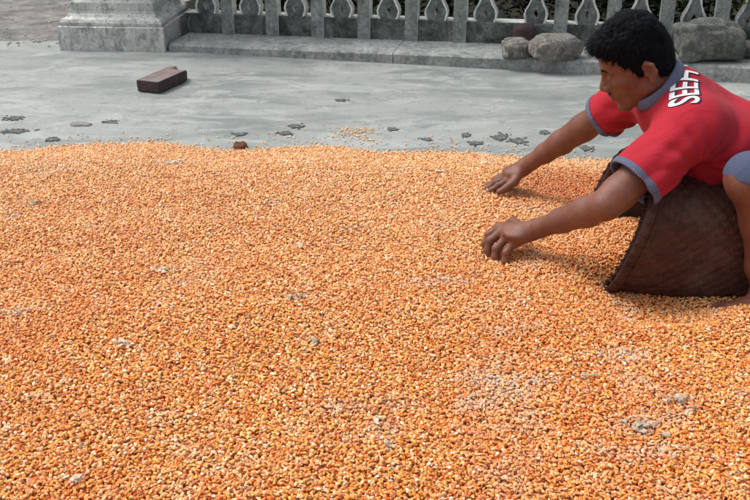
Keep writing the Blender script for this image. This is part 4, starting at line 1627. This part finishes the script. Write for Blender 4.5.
# ---- shorts
st_ = Field((0.70, 1.82, 0.02), (1.36, 2.64, 0.50), 0.0035)
for Hh_, K in ((HN, KN), (HF, KF)):
    st_.cone(Hh_, lerp(Hh_, K, .93), .098, .069, .04)
st_.ell((1.19, 2.20, 0.205), (0.125, 0.165, 0.11), None, .04)
for Hh_, K in ((HN, KN), (HF, KF)):
    dk = (K - Hh_) / np.linalg.norm(K - Hh_)
    if K is KN:
        st_.ell(K + A_((0.0, 0.0, 0.004)), (.056, .058, .058), None, .02)
        P_ = K + A_((0, 0, -.002)); N_ = A_((-.16, -.10, -.98))

        def cutf(X, Y, Z, P_=P_, N_=N_, K=K):
            pl_ = -((X - P_[0]) * N_[0] + (Y - P_[1]) * N_[1] + (Z - P_[2]) * N_[2])
            return np.maximum(pl_, X - (K[0] + 0.075))
        st_.put(cutf, K - 0.12, K + 0.12, .004, 'sub')
        continue
    cc = lerp(Hh_, K, .90)
    half(st_, cc, dk, cc + dk * 0.07, 0.12)
    st_.cone(cc - dk * 0.03, cc + dk * 0.05, .060, .061, .004, 'sub')
Vt, Qt = st_.mesh('shorts')
nt_ = normals(Vt, Qt)
Vt = Vt + nt_ * (0.002 * np.sin(Vt[:, 0] * 55 + 3 * np.sin(Vt[:, 1] * 20)))[:, None]
plink('shorts', Vt, Qt, M['shorts'])

# ------------------------------------------------------------------ basket
bas = empty('basket', (0.70, 2.2, 0.0))
tag(bas, 'dark brown woven bamboo basket tipped on its side between the man and the maize', 'basket')
bl0 = Vector(bas.location)
C1 = Vector(at(602, 283, Z=0.030)); C2 = Vector(at(603, 192, Y=2.43)); C2.z = max(C2.z, 0.05)
mouth_c = Vector((0.590, 2.165, 0.144))
mu = Vector((0.05, 1.0, 0)).normalized()                       # across the mouth (away from camera)
mv = Vector((0.34, 0.0, 0.94)).normalized()                    # up along the mouth plane
mw = mu.cross(mv).normalized()
if mw.x < 0: mw = -mw                                          # into the basket (to the right)
axis = Vector((0.97, 0.02, -0.10)).normalized()
DEP = 0.33


def basket_pt(a, t, off=0.0):
    """a angle round, t 0 mouth .. 1 base"""
    hu = 0.212 * (1 - t) + 0.180 * t + off
    hv = 0.160 * (1 - t) + 0.145 * t + off
    n_ = 2.6 + 1.6 * t
    c, s = math.cos(a), math.sin(a)
    r = (abs(c) ** n_ + abs(s) ** n_) ** (-1 / n_)
    vv = (mv * (1 - t) + Vector((0.10, 0, 1)).normalized() * t)
    return mouth_c + axis * (DEP * t) + mu * (hu * r * c) + vv * (hv * r * s) - bl0


NA, NTt = 96, 26
bm = bmesh.new()
g_ = [[bm.verts.new(basket_pt(2 * math.pi * i / NA, j / NTt, -0.004)) for i in range(NA)] for j in range(NTt + 1)]
for j in range(NTt):
    for i in range(NA):
        bm.faces.new([g_[j][i], g_[j][(i + 1) % NA], g_[j + 1][(i + 1) % NA], g_[j + 1][i]])
bm.faces.new(g_[-1])
ob = bm_link('basket_wall', bm, M['bamboo'], bas, smooth=True)
md = ob.modifiers.new('t', 'SOLIDIFY'); md.thickness = 0.004
# woven strips: weavers run round the basket, stakes run from mouth to base
bm = bmesh.new()


def strip(pts, width_dirs, nrm_dirs, w, th):
    prev = None
    for p, wd, nd_ in zip(pts, width_dirs, nrm_dirs):
        cur = [bm.verts.new(p - wd * w + nd_ * 0), bm.verts.new(p - wd * w * 0.8 + nd_ * th), bm.verts.new(p + wd * w * 0.8 + nd_ * th), bm.verts.new(p + wd * w)]
        if prev:
            for k in range(3):
                bm.faces.new([prev[k], cur[k], cur[k + 1], prev[k + 1]])
        prev = cur


NW, NS = 20, 72
for j in range(NW):
    t = (j + 0.5) / NW
    pts, wd, nds = [], [], []
    for i in range(NS * 4 + 1):
        a = 2 * math.pi * i / (NS * 4)
        ph = math.cos(a * NS / 2 * 1.0 + (math.pi if j % 2 else 0))
        p = basket_pt(a, t, 0.0)
        p2 = basket_pt(a, t, 0.01); nn = (p2 - p).normalized()
        tw = (basket_pt(a, min(1, t + 0.02)) - p).normalized()
        pts.append(p + nn * 0.0012 * ph); wd.append(tw); nds.append(nn)
    strip(pts, wd, nds, 0.0084, 0.0016)
for i in range(NS):
    a = 2 * math.pi * (i + 0.0) / NS
    pts, wd, nds = [], [], []
    for j in range(NW * 3 + 1):
        t = j / (NW * 3)
        ph = -math.cos(math.pi * (t * NW - 0.5)) * (1 if i % 2 else -1)
        p = basket_pt(a, t, 0.0); nn = (basket_pt(a, t, 0.01) - p).normalized()
        tw = (basket_pt(a + 0.02, t) - p).normalized()
        pts.append(p + nn * 0.0012 * ph); wd.append(tw); nds.append(nn)
    strip(pts, wd, nds, 0.0080, 0.0014)
o = bm_link('woven_strips', bm, M['bamboo'], bas, recalc=False)
o['kind'] = 'stuff'
# rim hoops and lashing
for off, tt in ((0.007, 0.012), (-0.012, 0.012)):
    bm = bmesh.new()
    prev = None; first = None
    for i in range(NA + 1):
        a = 2 * math.pi * i / NA
        p = basket_pt(a, tt, off); nn = (basket_pt(a, tt, off + 0.01) - p).normalized()
        tw = (basket_pt(a, tt + 0.05, off) - p).normalized()
        cur = [bm.verts.new(p + nn * 0.005 * math.cos(q_) + tw * 0.014 * math.sin(q_)) for q_ in np.linspace(0, 2 * math.pi, 9)[:-1]]
        if prev:
            for k in range(8): bm.faces.new([prev[k], cur[k], cur[(k + 1) % 8], prev[(k + 1) % 8]])
        prev = cur
    bm_link('rim_hoop', bm, M['bamboo'], bas, smooth=True)
bm = bmesh.new()
for i in range(40):
    a = 2 * math.pi * i / 40
    pts = []
    for q_ in np.linspace(0, 2 * math.pi, 13):
        off = -0.0025 + 0.0165 * math.cos(q_); tt = 0.012 + 0.055 * math.sin(q_)
        pts.append(basket_pt(a + 0.03 * math.sin(q_), tt, off))
    for p0, p1 in zip(pts[:-1], pts[1:]):
        d_ = (p1 - p0).normalized(); sx = d_.orthogonal().normalized() * 0.0022; sy = d_.cross(sx)
        ra = [bm.verts.new(p0 + s_) for s_ in (sx, sy, -sx, -sy)]; rb = [bm.verts.new(p1 + s_) for s_ in (sx, sy, -sx, -sy)]
        for k in range(4): bm.faces.new([ra[k], ra[(k + 1) % 4], rb[(k + 1) % 4], rb[k]])
bm_link('rim_lashing', bm, M['bamboo'], bas)['kind'] = 'stuff'
